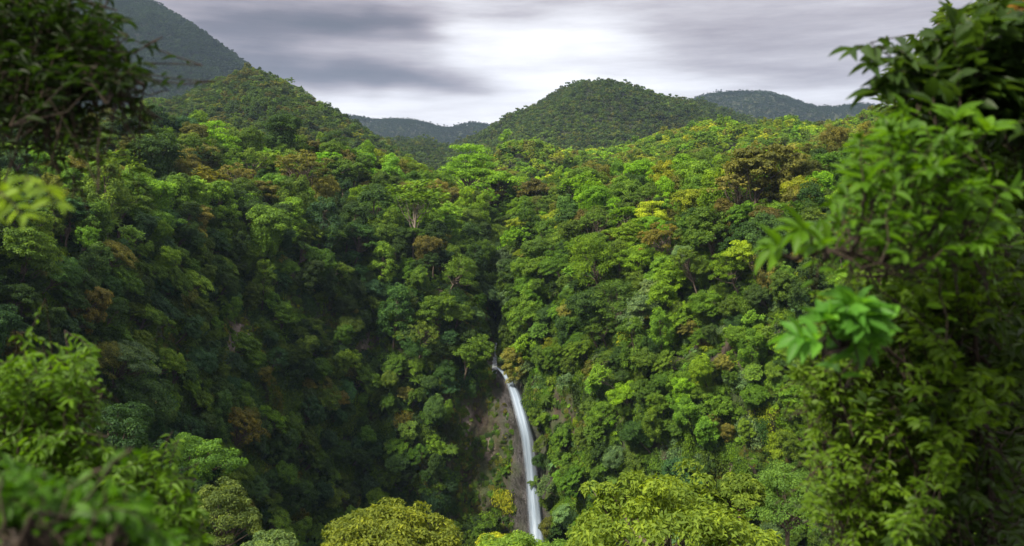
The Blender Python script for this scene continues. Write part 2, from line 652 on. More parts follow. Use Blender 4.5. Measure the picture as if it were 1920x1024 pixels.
ridge_hill = hill('ridge', M_SOIL, 540, 860, -34, [(600, 420), (740, 375), (850, 335), (930, 305), (990, 285), (1040, 282), (1100, 290), (1200, 272), (1300, 252), (1400, 240), (1500, 240),
                                               (1600, 222), (1700, 200), (1850, 180), (2100, 150), (2400, 170)], power=1.0, amp=.08, seed=3, nu=180, ns=60, drop=25)
hill('hillside', M_SOIL, 640, 1150, -20, [(-200, 175), (100, 225), (220, 225), (280, 205), (330, 202), (400, 170), (450, 149), (482, 146), (520, 163), (570, 190), (612, 217), (650, 238), (700, 262), (750, 290), (800, 330)],
     amp=.03, seed=8, drop=17)
hill('hill', M_SOIL, 1150, 2050, 15, [(640, 300), (720, 272), (800, 272), (850, 268), (905, 250), (960, 212), (1000, 195), (1050, 172), (1100, 159), (1150, 160), (1200, 173), (1260, 188),
                                      (1330, 213), (1400, 232), (1500, 250), (1700, 260)], amp=.07, seed=12, nu=170, ns=60, drop=13)
hill('mountain', M_SOIL, 1900, 3100, 40, [(-1100, -330), (-500, -260), (-200, -190), (0, -100), (90, -55), (160, -28), (240, 8), (290, 30), (350, 65), (400, 100), (440, 120), (480, 150), (520, 190), (560, 225), (640, 270), (740, 300)],
     amp=.012, seed=21, nu=200, ns=70)
hill('distant_hill', M_SOIL, 3300, 4300, 60, [(1200, 270), (1250, 225), (1290, 200), (1330, 184), (1400, 180), (1440, 182), (1480, 196), (1530, 212), (1580, 211), (1610, 205), (1660, 215), (1800, 225), (2100, 240)],
     amp=.03, seed=31)
hill('distant_ridge', M_SOIL, 3500, 4500, 60, [(500, 240), (600, 222), (660, 220), (700, 226), (760, 226), (800, 235), (840, 242), (872, 234), (902, 233), (950, 245), (1050, 255), (1150, 270)],
     amp=.03, seed=41, drop=5)

# ------------------------------------------------------------------ the waterfall
def water_material():
    m, nt = new_mat('falling water')
    N, L = nt.nodes.new, nt.links.new
    a = N('ShaderNodeAttribute')
    a.attribute_name = 'across'
    b = N('ShaderNodeAttribute')
    b.attribute_name = 'down'
    cx = N('ShaderNodeCombineXYZ')
    L(a.outputs['Fac'], cx.inputs[0])
    L(b.outputs['Fac'], cx.inputs[1])

    def nz(sx, sy, detail=5):
        mp = N('ShaderNodeMapping')
        mp.inputs['Scale'].default_value = (sx, sy, 1)
        L(cx.outputs[0], mp.inputs[0])
        n = N('ShaderNodeTexNoise')
        n.inputs['Scale'].default_value = 1
        n.inputs['Detail'].default_value = detail
        n.inputs['Roughness'].default_value = .6
        L(mp.outputs[0], n.inputs['Vector'])
        return n.outputs['Fac']
    n1 = nz(7, 2.2)
    r = N('ShaderNodeValToRGB')
    r.color_ramp.elements[0].position, r.color_ramp.elements[0].color = .3, (.26, .35, .48, 1)
    r.color_ramp.elements[1].position, r.color_ramp.elements[1].color = .60, (.42, .51, .64, 1)
    L(n1, r.inputs[0])
    pb = N('ShaderNodeBsdfPrincipled')
    pb.inputs['Roughness'].default_value = .45
    pb.inputs['Specular IOR Level'].default_value = .3
    L(r.outputs[0], pb.inputs['Base Color'])
    tb = N('ShaderNodeBsdfTranslucent')
    L(r.outputs[0], tb.inputs[0])
    ms = N('ShaderNodeMixShader')
    ms.inputs[0].default_value = .4
    L(pb.outputs[0], ms.inputs[1])
    L(tb.outputs[0], ms.inputs[2])
    # thinning of the water towards its edges: the sheet itself breaks up there
    ed = N('ShaderNodeMath')
    ed.operation = 'ABSOLUTE'
    L(a.outputs['Fac'], ed.inputs[0])
    e2 = N('ShaderNodeMath')
    e2.operation = 'MULTIPLY_ADD'
    L(nz(15, 1.1, 7), e2.inputs[0])
    e2.inputs[1].default_value = .8
    L(ed.outputs[0], e2.inputs[2])
    r2 = N('ShaderNodeMapRange')
    r2.interpolation_type = 'SMOOTHSTEP'
    L(e2.outputs[0], r2.inputs[0])
    r2.inputs[1].default_value, r2.inputs[2].default_value = .62, 1.42
    r2.inputs[3].default_value, r2.inputs[4].default_value = 0, 1
    tr = N('ShaderNodeBsdfTransparent')
    mx = N('ShaderNodeMixShader')
    L(r2.outputs[0], mx.inputs[0])
    L(ms.outputs[0], mx.inputs[1])
    L(tr.outputs[0], mx.inputs[2])
    o = N('ShaderNodeOutputMaterial')
    L(mx.outputs[0], o.inputs[0])
    return m


def build_fall():
    v = np.linspace(FALL[0][1], FALL[-1][1], 120)
    u = gsmooth(np.interp(v, [p[1] for p in FALL], [p[0] for p in FALL]), 1.5, 0)
    w = gsmooth(np.interp(v, [p[1] for p in FALL], FW), 2.0, 0)
    dep = np.array([min(surface(a + k, b, 0, ROW_OF[4])[0][1] for k in (-14, 0, 14)) for a, b in zip(u, v)])
    dep = np.minimum(dep - 1.6, 325)
    dep = gsmooth(np.minimum.accumulate(dep), 5, 0) - .8
    nx = 17
    t = np.linspace(-1, 1, nx)
    P = np.zeros((len(v), nx, 3))
    down = np.zeros((len(v), nx))
    for i in range(len(v)):
        c = at(u[i], v[i], dep[i])
        half = w[i] * .60 * dep[i] / F
        P[i, :, 0] = c[0] + t * half
        P[i, :, 1] = c[1] - (1 - t * t) * .9 + .12 * np.sin(t * 9 + i * .05)
        P[i, :, 2] = c[2]
        down[i] = i / len(v)
    front = P.reshape(-1, 3)
    o = link_mesh('waterfall', front, grid_quads(len(v), nx), water_material(), smooth=True)
    for nm, arr in (('across', np.repeat(t[None], len(v), 0)), ('down', down * 6)):
        x = o.data.attributes.new(nm, 'FLOAT', 'POINT')
        x.data.foreach_set('value', arr.ravel().astype(np.float32))
    tag(o, 'tall slender white waterfall dropping from a dark notch in the forested cliff', 'waterfall', kind='thing')
    # the stream that feeds it, running in the notch
    pts = [surface(932, 689, 0, ROW_OF[4])[0]]
    c = int((932 - US[0]) / 5)
    line = G[ROW_OF[5] - 1:ROW_OF[7], c]
    V, n = [], len(line)
    for i, p in enumerate(line):
        for s in (-1, 1):
            V.append((p[0] + s * .9 - .5, p[1], p[2] + .25))
    st = link_mesh('stream', np.array(V), np.array([(2 * i, 2 * i + 1, 2 * i + 3, 2 * i + 2) for i in range(n - 1)]), simple_noise_mat('stream water', (.10, .12, .13), (.40, .44, .48), .8, rough=.2))
    tag(st, kind='structure')


build_fall()

# ------------------------------------------------------------------ trees: one prototype per look, made of leaf-sized faces
def clusters_to_leaves(geo, C, rc, axis, n, size, flat=.6, spread=.7, tmpl=DIAMOND, aspect=.6, droop=.25, rnd=.45, shell=.5):
    k = len(C)
    d = norm(np.repeat(axis, n, 0) * rng.uniform(.1, 1.2, (k * n, 1)) + rng.normal(0, spread, (k * n, 3)))
    off = d * (np.repeat(rc, n) * rng.uniform(shell, 1.0, k * n))[:, None]
    off[:, 2] *= flat
    P = np.repeat(C, n, 0) + off
    Nn = norm(d * .75 + UP * .45 + rng.normal(0, rnd, (k * n, 3)))
    T = d * np.array((1, 1, .3)) + rng.normal(0, .6, (k * n, 3)) - UP * droop
    T = norm(T - Nn * (T * Nn).sum(-1, keepdims=True))
    L = size * rng.uniform(.65, 1.35, k * n)
    lvc = np.repeat(rng.uniform(-.3, .3, k), n)
    lv = np.clip(rng.random(k * n) * .8 + .1 + lvc, 0, 1)
    stamp(geo, tmpl, P - T * L[:, None] * .4, T, Nn, L, L * aspect, lv)


def sphere_dirs(k, zmin=-.25, jit=.18):
    i = np.arange(k) + .5
    z = zmin + (1 - zmin) * (1 - i / k)
    a = i * 2.399963 + rng.random() * 6
    r = np.sqrt(np.maximum(0, 1 - z * z))
    return norm(np.stack([r * np.cos(a), r * np.sin(a), z], -1) + rng.normal(0, jit, (k, 3)))


def trunk_geo(Hc, targets, r0=.35, lean=0, nl=10, depth=4.0, forkh=.55):
    g = Geo()
    top = np.array((lean, lean * .3, Hc))
    pts = curve_pts((0, 0, -depth), top, 7, 0, .18)
    tube(g, pts, np.linspace(r0 * 1.25, r0 * .55, 7), 7)
    for j in rng.permutation(len(targets))[:nl]:
        a = pts[0] + (pts[-1] - pts[0]) * rng.uniform(forkh, .97)
        tube(g, curve_pts(a, targets[j], 5, rng.uniform(-.5, .8), .25), np.linspace(r0 * .42, r0 * .08, 5), 5)
    return g


def tree_round(R=6, H=14, k=60, n=130, size=.5, ratio=.78, lump=.3, rc=.30, flat=.62, zmin=-.25, droop=.25):
    D = sphere_dirs(k, zmin)
    ph = rng.random(3) * 9
    lum = 1 + lump * fbm(D * 1.7 + ph, 2) * 2
    C = D * (R * .80 * lum * rng.uniform(.72, 1.06, k))[:, None]
    C[:, 2] *= ratio
    C[:, 2] += H - R * ratio * .8
    g = Geo()
    ax = norm(D + UP * .7)
    clusters_to_leaves(g, C, R * rc * rng.uniform(.7, 1.3, k), ax, n, size, flat=flat, droop=droop)
    return g, trunk_geo(H - R * ratio, C, r0=.045 * R + .05)


def tree_multi(R=6, H=14, lobes=5, k=13, n=130, size=.46, flat=.48):
    """an uneven crown of several lobes at different heights, each a heap of leaf layers"""
    C, AX = [], []
    for j in range(lobes):
        a = j * 2.399 + rng.normal(0, .5)
        rr = R * rng.uniform(.15, .68)
        c = np.array((rr * math.cos(a), rr * math.sin(a), H - R * rng.uniform(.25, 1.15)))
        lr = R * rng.uniform(.28, .52)
        kk = int(k * (lr / R / .4) ** 1.4) + 3
        D = sphere_dirs(kk, -.35, .3)
        C.append(c + D * (lr * rng.uniform(.6, 1.15, kk))[:, None] * np.array((1, 1, .8)))
        AX.append(norm(D + UP * .8))
    C, AX = np.concatenate(C), np.concatenate(AX)
    g = Geo()
    clusters_to_leaves(g, C, R * .19 * rng.uniform(.6, 1.5, len(C)), AX, n, size, flat=flat, spread=.85, shell=.25, droop=.3)
    # loose shoots that fray the outline
    m = 16
    D = sphere_dirs(m, -.2, .4)
    clusters_to_leaves(g, C[rng.permutation(len(C))[:m]] + D * R * .2, np.full(m, R * .13), D, 34, size * .9, flat=.8, spread=1.1, shell=.1)
    return g, trunk_geo(H - R * .9, C, r0=.045 * R + .05, nl=14, lean=rng.normal(0, .5))


def tree_spread(R=7, H=13, k=46, n=170, size=.45, layers=3):
    C = []
    for j in range(k):
        l = rng.integers(0, layers)
        rr = R * math.sqrt(rng.random()) * (1 - .16 * l)
        a = rng.random() * 6.283
        C.append((rr * math.cos(a), rr * math.sin(a), H - 1.5 * (layers - 1 - l) - (rr / R) ** 2 * R * .25 + rng.normal(0, .35)))
    C = np.array(C)
    g = Geo()
    clusters_to_leaves(g, C, R * .26 * rng.uniform(.7, 1.25, k), np.repeat(UP[None], k, 0), n, size, flat=.34, spread=.9, rnd=.35, shell=.3)
    return g, trunk_geo(H * .55, C, r0=.36, nl=18, forkh=.7)


def tree_tall(R=4.2, H=19, k=70, n=130, size=.48):
    z = rng.uniform(.28, 1, k)
    a = rng.random(k) * 6.283
    rad = R * (np.sin(np.clip(z, 0, 1) * 2.6 + .35) ** .8) * rng.uniform(.55, 1.1, k)
    C = np.stack([rad * np.cos(a), rad * np.sin(a), z * H], -1)
    g = Geo()
    ax = norm(np.stack([np.cos(a), np.sin(a), np.full(k, .9)], -1))
    clusters_to_leaves(g, C, R * .36 * rng.uniform(.7, 1.3, k), ax, n, size, flat=.75, droop=.5)
    return g, trunk_geo(H * .8, C, r0=.3, nl=12)


def tree_vine(R=5, H=18, k=56, n=110, size=.5):
    """crown on top, curtains of creeper hanging below it"""
    g, t = tree_round(R, H, k, n, size, ratio=.7)
    m = 60
    a = rng.random(m) * 6.283
    rr = R * rng.uniform(.25, .9, m)
    for j in range(m):
        L_ = rng.uniform(2.5, 8.0)
        q = int(26 + L_ * 9)
        s = rng.random(q)
        w = .55 * (1 - s * .6)
        P = np.stack([rr[j] * math.cos(a[j]) + rng.normal(0, 1, q) * w, rr[j] * math.sin(a[j]) + rng.normal(0, 1, q) * w, H - R * .9 - s * L_ + rng.uniform(0, 1.5)], -1)
        T = rng.normal(0, .4, (q, 3)) - UP
        Nn = norm(np.array((math.cos(a[j]), math.sin(a[j]), .5)) + rng.normal(0, .5, (q, 3)))
        stamp(g, DIAMOND, P, T, Nn, size * rng.uniform(.7, 1.4, q), size * .5, np.clip(rng.random(q) * .7, 0, 1))
    return g, t


def tree_sparse(R=5, H=15, k=46, n=80, size=.42):
    D = sphere_dirs(k, -.1, .3)
    C = D * (R * rng.uniform(.5, 1.1, k))[:, None]
    C[:, 2] = C[:, 2] * .75 + H - R * .6
    g = Geo()
    clusters_to_leaves(g, C, R * .2 * rng.uniform(.6, 1.3, k), norm(D + UP), n, size, flat=.5, spread=1.0)
    return g, trunk_geo(H - R * .7, C, r0=.28, nl=30, lean=.6)


def tree_tier(R=4.5, H=16, tiers=11, size=.45):
    g = Geo()
    T_ = []
    for i in range(tiers):
        s = i / (tiers - 1)
        z = H * (.25 + .75 * s)
        rad = R * (1 - s) ** .8 + .4
        nb = int(5 + 5 * (1 - s))
        for b in range(nb):
            a = b * 6.283 / nb + i * 1.3 + rng.normal(0, .2)
            L_ = rad * rng.uniform(.75, 1.1)
            q = int(40 + 60 * (1 - s))
            t = np.sqrt(rng.random(q))
            P = np.stack([np.cos(a) * L_ * t, np.sin(a) * L_ * t, z - .35 * L_ * t * t], -1)
            side = np.array((-math.sin(a), math.cos(a), 0))
            P += side * (rng.normal(0, .34, q) * L_ * .5 * t)[:, None] + rng.normal(0, .12, (q, 3))
            Td = np.array((math.cos(a), math.sin(a), -.5)) + rng.normal(0, .5, (q, 3))
            stamp(g, DIAMOND, P, Td, UP + rng.normal(0, .4, (q, 3)), size * rng.uniform(.7, 1.3, q), size * .5)
            T_.append((math.cos(a) * L_ * .8, math.sin(a) * L_ * .8, z - .25 * L_))
    return g, trunk_geo(H * .92, np.array(T_), r0=.28, nl=14)


def fronds(geo, top, nf, L_, droop, leaf, width, tilt0=.9, per=26):
    for i in range(nf):
        a = i * 2.399 + rng.normal(0, .15)
        tl = tilt0 * rng.uniform(.25, 1.2)
        t = np.linspace(.08, 1, per)
        d = np.array((math.cos(a), math.sin(a), 0))
        Lf = L_ * rng.uniform(.8, 1.15)
        P = top + d * (Lf * t * math.cos(tl * .5))[:, None] + UP * (Lf * (t * math.sin(tl) - droop * t * t))[:, None]
        tan = norm(np.gradient(P, axis=0))
        sd = np.array((-d[1], d[0], 0))
        wl = width * np.sin(np.clip(t, .02, 1) ** .7 * 3.0) + .05
        for s in (-1, 1):
            T = sd * s + tan * .45 - UP * .25 + rng.normal(0, .08, P.shape)
            stamp(geo, DIAMOND, P, T, norm(np.cross(tan, sd) * 1.0 + UP * .4), wl, leaf, rng.uniform(.2, .8) + rng.uniform(-.2, .2, per))


def tree_palm(H=10, fern=False):
    g = Geo()
    top = np.array((0.3, 0.1, H))
    if fern:
        fronds(g, top, 20, 3.4, .55, .34, .8, tilt0=.8)
    else:
        fronds(g, top, 22, 4.4, .62, .30, .95, tilt0=1.25)
    t = Geo()
    tube(t, curve_pts((0, 0, -4), top, 7, 0, .08), np.linspace(.24, .13, 7), 7)
    return g, t


def tree_bigleaf(R=5, H=14, k=26):
    g = Geo()
    D = sphere_dirs(k, 0.0, .3)
    C = D * (R * rng.uniform(.55, 1.05, k))[:, None]
    C[:, 2] = C[:, 2] * .7 + H - R * .6
    for c in C:
        q = 44
        a = rng.random(q) * 6.283
        el = rng.uniform(-.5, .9, q)
        T = np.stack([np.cos(a) * np.cos(el), np.sin(a) * np.cos(el), np.sin(el) * .5], -1)
        P = c + T * rng.uniform(.1, .9, (q, 1)) + rng.normal(0, .25, (q, 3))
        stamp(g, DIAMOND, P, T, UP + T * .35 + rng.normal(0, .25, (q, 3)), rng.uniform(.7, 1.25, q), rng.uniform(.4, .62, q))
    return g, trunk_geo(H - R * .8, C, r0=.2, nl=20, forkh=.6)


def shrub_dome(R=2.2, k=22, n=60, size=.4, tall=.8, droop=.3):
    D = sphere_dirs(k, .0, .3)
    C = D * (R * .8 * rng.uniform(.55, 1.1, k))[:, None]
    C[:, 2] *= tall
    g = Geo()
    clusters_to_leaves(g, C, R * .36 * rng.uniform(.7, 1.3, k), norm(D + UP * .6), n, size, flat=.65, droop=droop)
    return g


def shrub_hang(R=2.0, L_=5.0, m=22, size=.36):
    g = Geo()
    for j in range(m):
        x, q = rng.uniform(-R, R), 42
        s = rng.random(q) ** .8
        ll = L_ * rng.uniform(.4, 1)
        P = np.stack([x + rng.normal(0, .25, q), -.5 - 1.0 * np.sin(s * 2.6) + rng.normal(0, .25, q), .8 - s * ll], -1)
        stamp(g, DIAMOND, P, rng.normal(0, .35, (q, 3)) - UP, np.array((0, -1, .6)) + rng.normal(0, .45, (q, 3)), size * rng.uniform(.6, 1.4, q), size * .5)
    return g


def shrub_fern(L_=2.4):
    g = Geo()
    fronds(g, np.zeros(3), 16, L_, .5, .24, .55, tilt0=1.1, per=16)
    return g


KINDS = {}      # kind -> list of (crown geo, trunk geo, nominal crown radius, nominal height)
KINDS['round'] = [(*tree_multi(), 6, 14), (*tree_multi(6, 15, 6, 12, 140, .44), 6, 15), (*tree_multi(6.4, 14, 4, 18, 130, .5, .40), 6.4, 14), (*tree_multi(5.6, 16, 7, 10, 130, .42, .6), 5.6, 16),
                  (*tree_multi(6, 14, 5, 20, 90, .40, .42), 6, 14), (*tree_multi(6.3, 13, 8, 9, 120, .46), 6.3, 13), (*tree_round(6, 14, 64, 140, .44, lump=.6, flat=.45), 6, 14), (*tree_round(6, 13, 44, 180, .44, ratio=.66, lump=.75, flat=.42), 6, 13)]
KINDS['spread'] = [(*tree_spread(), 7, 13), (*tree_spread(7.5, 14, 60, 130, .42, 4), 7.5, 14), (*tree_spread(6.5, 13, 36, 200, .45, 2), 6.5, 13)]
KINDS['tall'] = [(*tree_tall(), 4.2, 19), (*tree_tall(3.8, 17, 60, 140, .45), 3.8, 17)]
KINDS['vine'] = [(*tree_vine(), 5, 18), (*tree_vine(4.6, 16, 46, 120, .46), 4.6, 16)]
KINDS['sparse'] = [(*tree_sparse(), 5, 15), (*tree_sparse(4.6, 16, 60, 60, .4), 4.6, 16)]
KINDS['tier'] = [(*tree_tier(), 4.5, 16)]
KINDS['palm'] = [(*tree_palm(), 4, 11), (*tree_palm(9), 4, 10)]
KINDS['fern'] = [(*tree_palm(6, True), 3, 7)]
KINDS['bigleaf'] = [(*tree_bigleaf(), 5, 14), (*tree_bigleaf(4.4, 12, 20), 4.4, 12)]
ALLP = [(k, i) for k in KINDS for i in range(len(KINDS[k]))]
MESHES = {}
for k, i in ALLP:
    cg, tg, R_, H_ = KINDS[k][i]
    c = cg.build('crown', M_LEAF, link=False)
    t = tg.build('trunk', M_BARK_PALE if k in ('bigleaf',) else M_BARK, link=False, smooth=True)
    s = c.data.copy()
    s.materials[0] = M_LEAF_SCATTER
    MESHES[k, i] = (c.data, t.data, s)


# ------------------------------------------------------------------ scatter (only for growth nobody could count)
def proto_collection(name, meshes):
    c = bpy.data.collections.new(name)
    for j, me in enumerate(meshes):
        c.objects.link(bpy.data.objects.new(f'{name} {j:03d}', me))
    return c


def scatter(name, coll, P, rot, scl, idx, tint, label):
    me = bpy.data.meshes.new(name)
    me.vertices.add(len(P))
    me.vertices.foreach_set('co', np.asarray(P, np.float32).ravel())
    for nm, ty, key, arr in (('rot', 'FLOAT_VECTOR', 'vector', rot), ('scl', 'FLOAT_VECTOR', 'vector', scl), ('idx', 'INT', 'value', idx), ('tint', 'FLOAT_COLOR', 'color', np.concatenate([tint, np.ones((len(P), 1))], 1))):
        a = me.attributes.new(nm, ty, 'POINT')
        a.data.foreach_set(key, np.ascontiguousarray(arr, np.int32 if ty == 'INT' else np.float32).ravel())
    o = bpy.data.objects.new(name, me)
    COL.objects.link(o)
    nt = bpy.data.node_groups.new(name, 'GeometryNodeTree')
    nt.interface.new_socket('Geometry', in_out='INPUT', socket_type='NodeSocketGeometry')
    nt.interface.new_socket('Geometry', in_out='OUTPUT', socket_type='NodeSocketGeometry')
    N, L = nt.nodes.new, nt.links.new
    gi, go = N('NodeGroupInput'), N('NodeGroupOutput')
    ci = N('GeometryNodeCollectionInfo')
    ci.inputs['Collection'].default_value = coll
    ci.inputs['Separate Children'].default_value = True
    ci.inputs['Reset Children'].default_value = True
    iop = N('GeometryNodeInstanceOnPoints')
    iop.inputs['Pick Instance'].default_value = True

    def attr(nm, ty):
        n = N('GeometryNodeInputNamedAttribute')
        n.data_type = ty
        n.inputs['Name'].default_value = nm
        return n.outputs['Attribute']
    L(gi.outputs[0], iop.inputs['Points'])
    L(ci.outputs[0], iop.inputs['Instance'])
    L(attr('idx', 'INT'), iop.inputs['Instance Index'])
    L(attr('rot', 'FLOAT_VECTOR'), iop.inputs['Rotation'])
    L(attr('scl', 'FLOAT_VECTOR'), iop.inputs['Scale'])
    L(iop.outputs[0], go.inputs[0])
    md = o.modifiers.new('scatter', 'NODES')
    md.node_group = nt
    tag(o, label, None, None, 'stuff')
    return o


C_ = {k: np.array(v) for k, v in dict(
    dark=(.027, .056, .013), deep=(.022, .052, .019), mid=(.049, .090, .011), bright=(.085, .170, .008), yellow=(.138, .178, .011), lime=(.094, .168, .009),
    olive=(.085, .090, .018), brown=(.080, .078, .020), gold=(.135, .125, .018), sage=(.075, .125, .05), fresh=(.068, .125, .012)).items()}
for k_ in C_:
    C_[k_] = C_[k_] * 1.45


def pick_tint(r, weights):
    ks = list(weights)
    p = np.array([weights[k] for k in ks], float)
    k = ks[r.choice(len(ks), p=p / p.sum())]
    j = r.lognormal(0, .16)
    return k, np.clip(C_[k] * j * r.uniform(.9, 1.1, 3), .004, .4)


def pick_tints(r, weights, n):
    ks = list(weights)
    p = np.array([weights[k] for k in ks], float)
    c = np.array([C_[k] for k in ks])[r.choice(len(ks), n, p=p / p.sum())]
    return np.clip(c * r.lognormal(0, .16, (n, 1)) * r.uniform(.9, 1.1, (n, 3)), .004, .4)


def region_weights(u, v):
    """leaf tints by region: left-wall shade put into colour, right wall fresher, plateau mixed"""
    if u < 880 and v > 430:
        return dict(dark=4, deep=2.2, mid=4, fresh=1.5, olive=.5)  # the left wall's shade is put into darker leaf tints
    if u < 640:
        return dict(dark=2.4, mid=4, deep=.8, fresh=1.8, olive=1.3, brown=.35, bright=.3)
    if v < 470:
        return dict(mid=3.2, fresh=3.4, yellow=.9, olive=1.5, brown=.5, bright=.9, lime=1.4, dark=.9)
    if u > 880:
        return dict(mid=4.2, fresh=4, lime=1.0, sage=1.5, yellow=.35, dark=1.6, olive=.5)
    return dict(dark=2, mid=3, fresh=1)


COLOUR_WORD = dict(dark='dark green', deep='deep blue-green', mid='mid green', bright='bright green', yellow='yellow-green', lime='lime green', olive='olive green', brown='rusty brown', gold='golden yellow',
                   sage='pale sage green', fresh='fresh green')
KIND_NAME = dict(round='broadleaf_tree', spread='spreading_tree', tall='tall_tree', vine='creeper_clad_tree', sparse='sparse_tree', tier='tiered_tree', palm='palm_tree', fern='tree_fern', bigleaf='large_leaved_tree')
KIND_WORD = dict(round='broadleaf tree', spread='flat spreading tree', tall='tall narrow tree', vine='tree hung with creepers', sparse='thin-leaved tree with bare limbs', tier='tiered tree',
                 palm='palm', fern='tree fern', bigleaf='large-leaved tree')

TREES = []      # dict(kind, i, pos, scale, rz, tilt vector, tint, colour, label)


def crown_of(t):
    k, i = t['kind'], t['i']
    R_, H_ = KINDS[k][i][2:]
    return t['pos'] + t['axis'] * (H_ - R_ * .6) * t['scale'], R_ * t['scale']


def add_tree(kind, pos, scale, colour, tint, axis=None, i=None, label=None, hero=False):
    i = int(rng.integers(len(KINDS[kind]))) if i is None else i
    TREES.append(dict(kind=kind, i=i, pos=np.asarray(pos, float), scale=scale, rz=rng.random() * 6.283, axis=norm(np.asarray(UP if axis is None else axis, float)), tint=tint, colour=colour, label=label, hero=hero))


# trees that the eye picks out: crown centre u, v, crown width in pixels, kind, colour, label, extra brightness
HEROES = [
    (400, 262, 110, 'spread', 'bright', 'bright green flat spreading crown on the skyline below the rounded forest hill', 1.1),
    (880, 318, 130, 'spread', 'bright', 'widest bright green flat-topped tree at the plateau edge below the dome hill', 1.1),
    (905, 345, 120, 'spread', 'bright', 'bright green flat crown just below the widest flat-topped tree', .9),
    (770, 292, 70, 'spread', 'lime', 'lime green flat crown on the skyline beside the flat-topped tree', .8),
    (1010, 425, 100, 'spread', 'yellow', 'yellow-green spreading tree on slender pale trunk above the waterfall', .9),
    (1415, 330, 150, 'round', 'olive', 'large olive-gold domed crown standing highest on the right rim', .95),
    (1385, 345, 80, 'sparse', 'brown', 'pinkish brown half-bare tree in front of the large olive-gold crown', 1.6),
    (440, 335, 70, 'sparse', 'brown', 'gnarled tree with rusty leaves and bare trunk on the left plateau', 1.2),
    (285, 260, 100, 'vine', 'dark', 'dark towering creeper-hung tree on the left skyline', .9),
    (300, 405, 80, 'round', 'deep', 'grey-green dense rounded tree on the shaded left wall', 1.6),
    (480, 785, 84, 'spread', 'bright', 'bright green umbrella tree low in the shaded gorge', .75),
    (172, 585, 66, 'spread', 'bright', 'bright green flat tree alone on the dark left wall', .75),
    (405, 775, 70, 'sparse', 'gold', 'golden yellow sparse tree low in the shaded gorge', .6),
    (1095, 360, 80, 'bigleaf', 'bright', 'glossy bright green large-leaved tree in the middle of the plateau', .9),
    (1195, 335, 70, 'spread', 'bright', 'dark emerald flat-crowned tree on tall trunk right of the plateau middle', .75),
    (1175, 405, 70, 'bigleaf', 'bright', 'emerald large-leaved tree on the right wall top', .75),
    (1130, 485, 120, 'spread', 'lime', 'broad lime green umbrella crown on the upper right wall', .7),
    (1250, 455, 70, 'sparse', 'gold', 'orange-tinged sparse tree on the upper right wall', .7),
    (775, 375, 110, 'bigleaf', 'fresh', 'fresh green large-leaved tree right above the shaded wall', 1.),
    (835, 430, 90, 'spread', 'lime', 'lime green layered tree at the notch above the waterfall', .75),
    (840, 505, 84, 'spread', 'fresh', 'flat layered fresh green tree left of the dark notch', .8),
    (825, 575, 80, 'round', 'fresh', 'dull green rounded tree over the dark cliff left of the notch', .75),
    (872, 650, 76, 'round', 'fresh', 'leafy green tree leaning over the waterfall lip', .8),
    (1010, 575, 80, 'round', 'fresh', 'fresh green tree on the right bank of the dark notch', 1.),
    (1200, 490, 80, 'round', 'lime', 'lime green rounded tree high on the right wall', .9),
    (1340, 420, 110, 'round', 'mid', 'heavy mid green crown on the right rim below the large olive-gold crown', 1.),
    (1420, 410, 100, 'round', 'dark', 'dark green crown directly under the large olive-gold crown', 1.3),
    (1385, 500, 90, 'spread', 'lime', 'lime green flat tree close to the leafy foreground, high on the right wall', .75),
    (1270, 535, 90, 'round', 'lime', 'light green rounded tree in the middle of the right wall', .9),
    (1500, 320, 90, 'spread', 'olive', 'olive flat-crowned tree behind the leafy foreground', 1.),
    (1590, 330, 90, 'spread', 'mid', 'mid green flat-crowned tree behind the leafy foreground', .9),
    (700, 365, 60, 'tall', 'dark', 'dark narrow tree standing out of the left plateau', 1.1),
    (620, 300, 90, 'round', 'mid', 'mid green round tree on the left plateau crest', 1.1),
    (560, 305, 90, 'sparse', 'olive', 'olive thin-crowned tree on the left plateau crest', 1.),
    (530, 245, 60, 'vine', 'dark', 'dark creeper-hung tree on the skyline beneath the rounded forest hill', 1.),
    (130, 270, 80, 'round', 'olive', 'olive round tree on the far left skyline', 1.2),
    (215, 310, 90, 'bigleaf', 'mid', 'mid green large-leaved tree on the left plateau', 1.1),
    (405, 705, 70, 'tier', 'dark', 'dark tiered tree at the foot of the shaded left wall', 1.),
    (505, 665, 55, 'spread', 'deep', 'deep green umbrella tree against the bare brown rock', 1.3),
    (1000, 345, 90, 'round', 'brown', 'rusty brown rounded tree in the middle of the plateau', .8),
    (945, 365, 90, 'round', 'brown', 'rusty brown crown behind the waterfall valley', .7),
    (1005, 370, 44, 'palm', 'mid', 'palm rising from the plateau behind the waterfall', 1.3),
    (880, 445, 40, 'palm', 'mid', 'palm on the valley side above the waterfall notch', 1.2),
    (325, 690, 40, 'fern', 'mid', 'tree fern on the shaded left wall beside bare rock', 1.2),
    (1110, 320, 60, 'sparse', 'olive', 'thin olive tree on the plateau skyline below the dome hill', 1.),
    (215, 720, 110, 'round', 'dark', 'dark bushy tree on the left slope under a pale green crown', 1.2),
    (200, 665, 110, 'spread', 'sage', 'pale green spreading crown on the left slope', .8),
    (1300, 860, 90, 'round', 'deep', 'blue-green rounded tree at the foot of the right wall', 1.6),
    (60, 500, 150, 'round', 'fresh', 'fresh green crown close by on the far left slope', .9),
    (15, 470, 120, 'round', 'mid', 'mid green crown at the far left edge of the slope', 1.1),
]


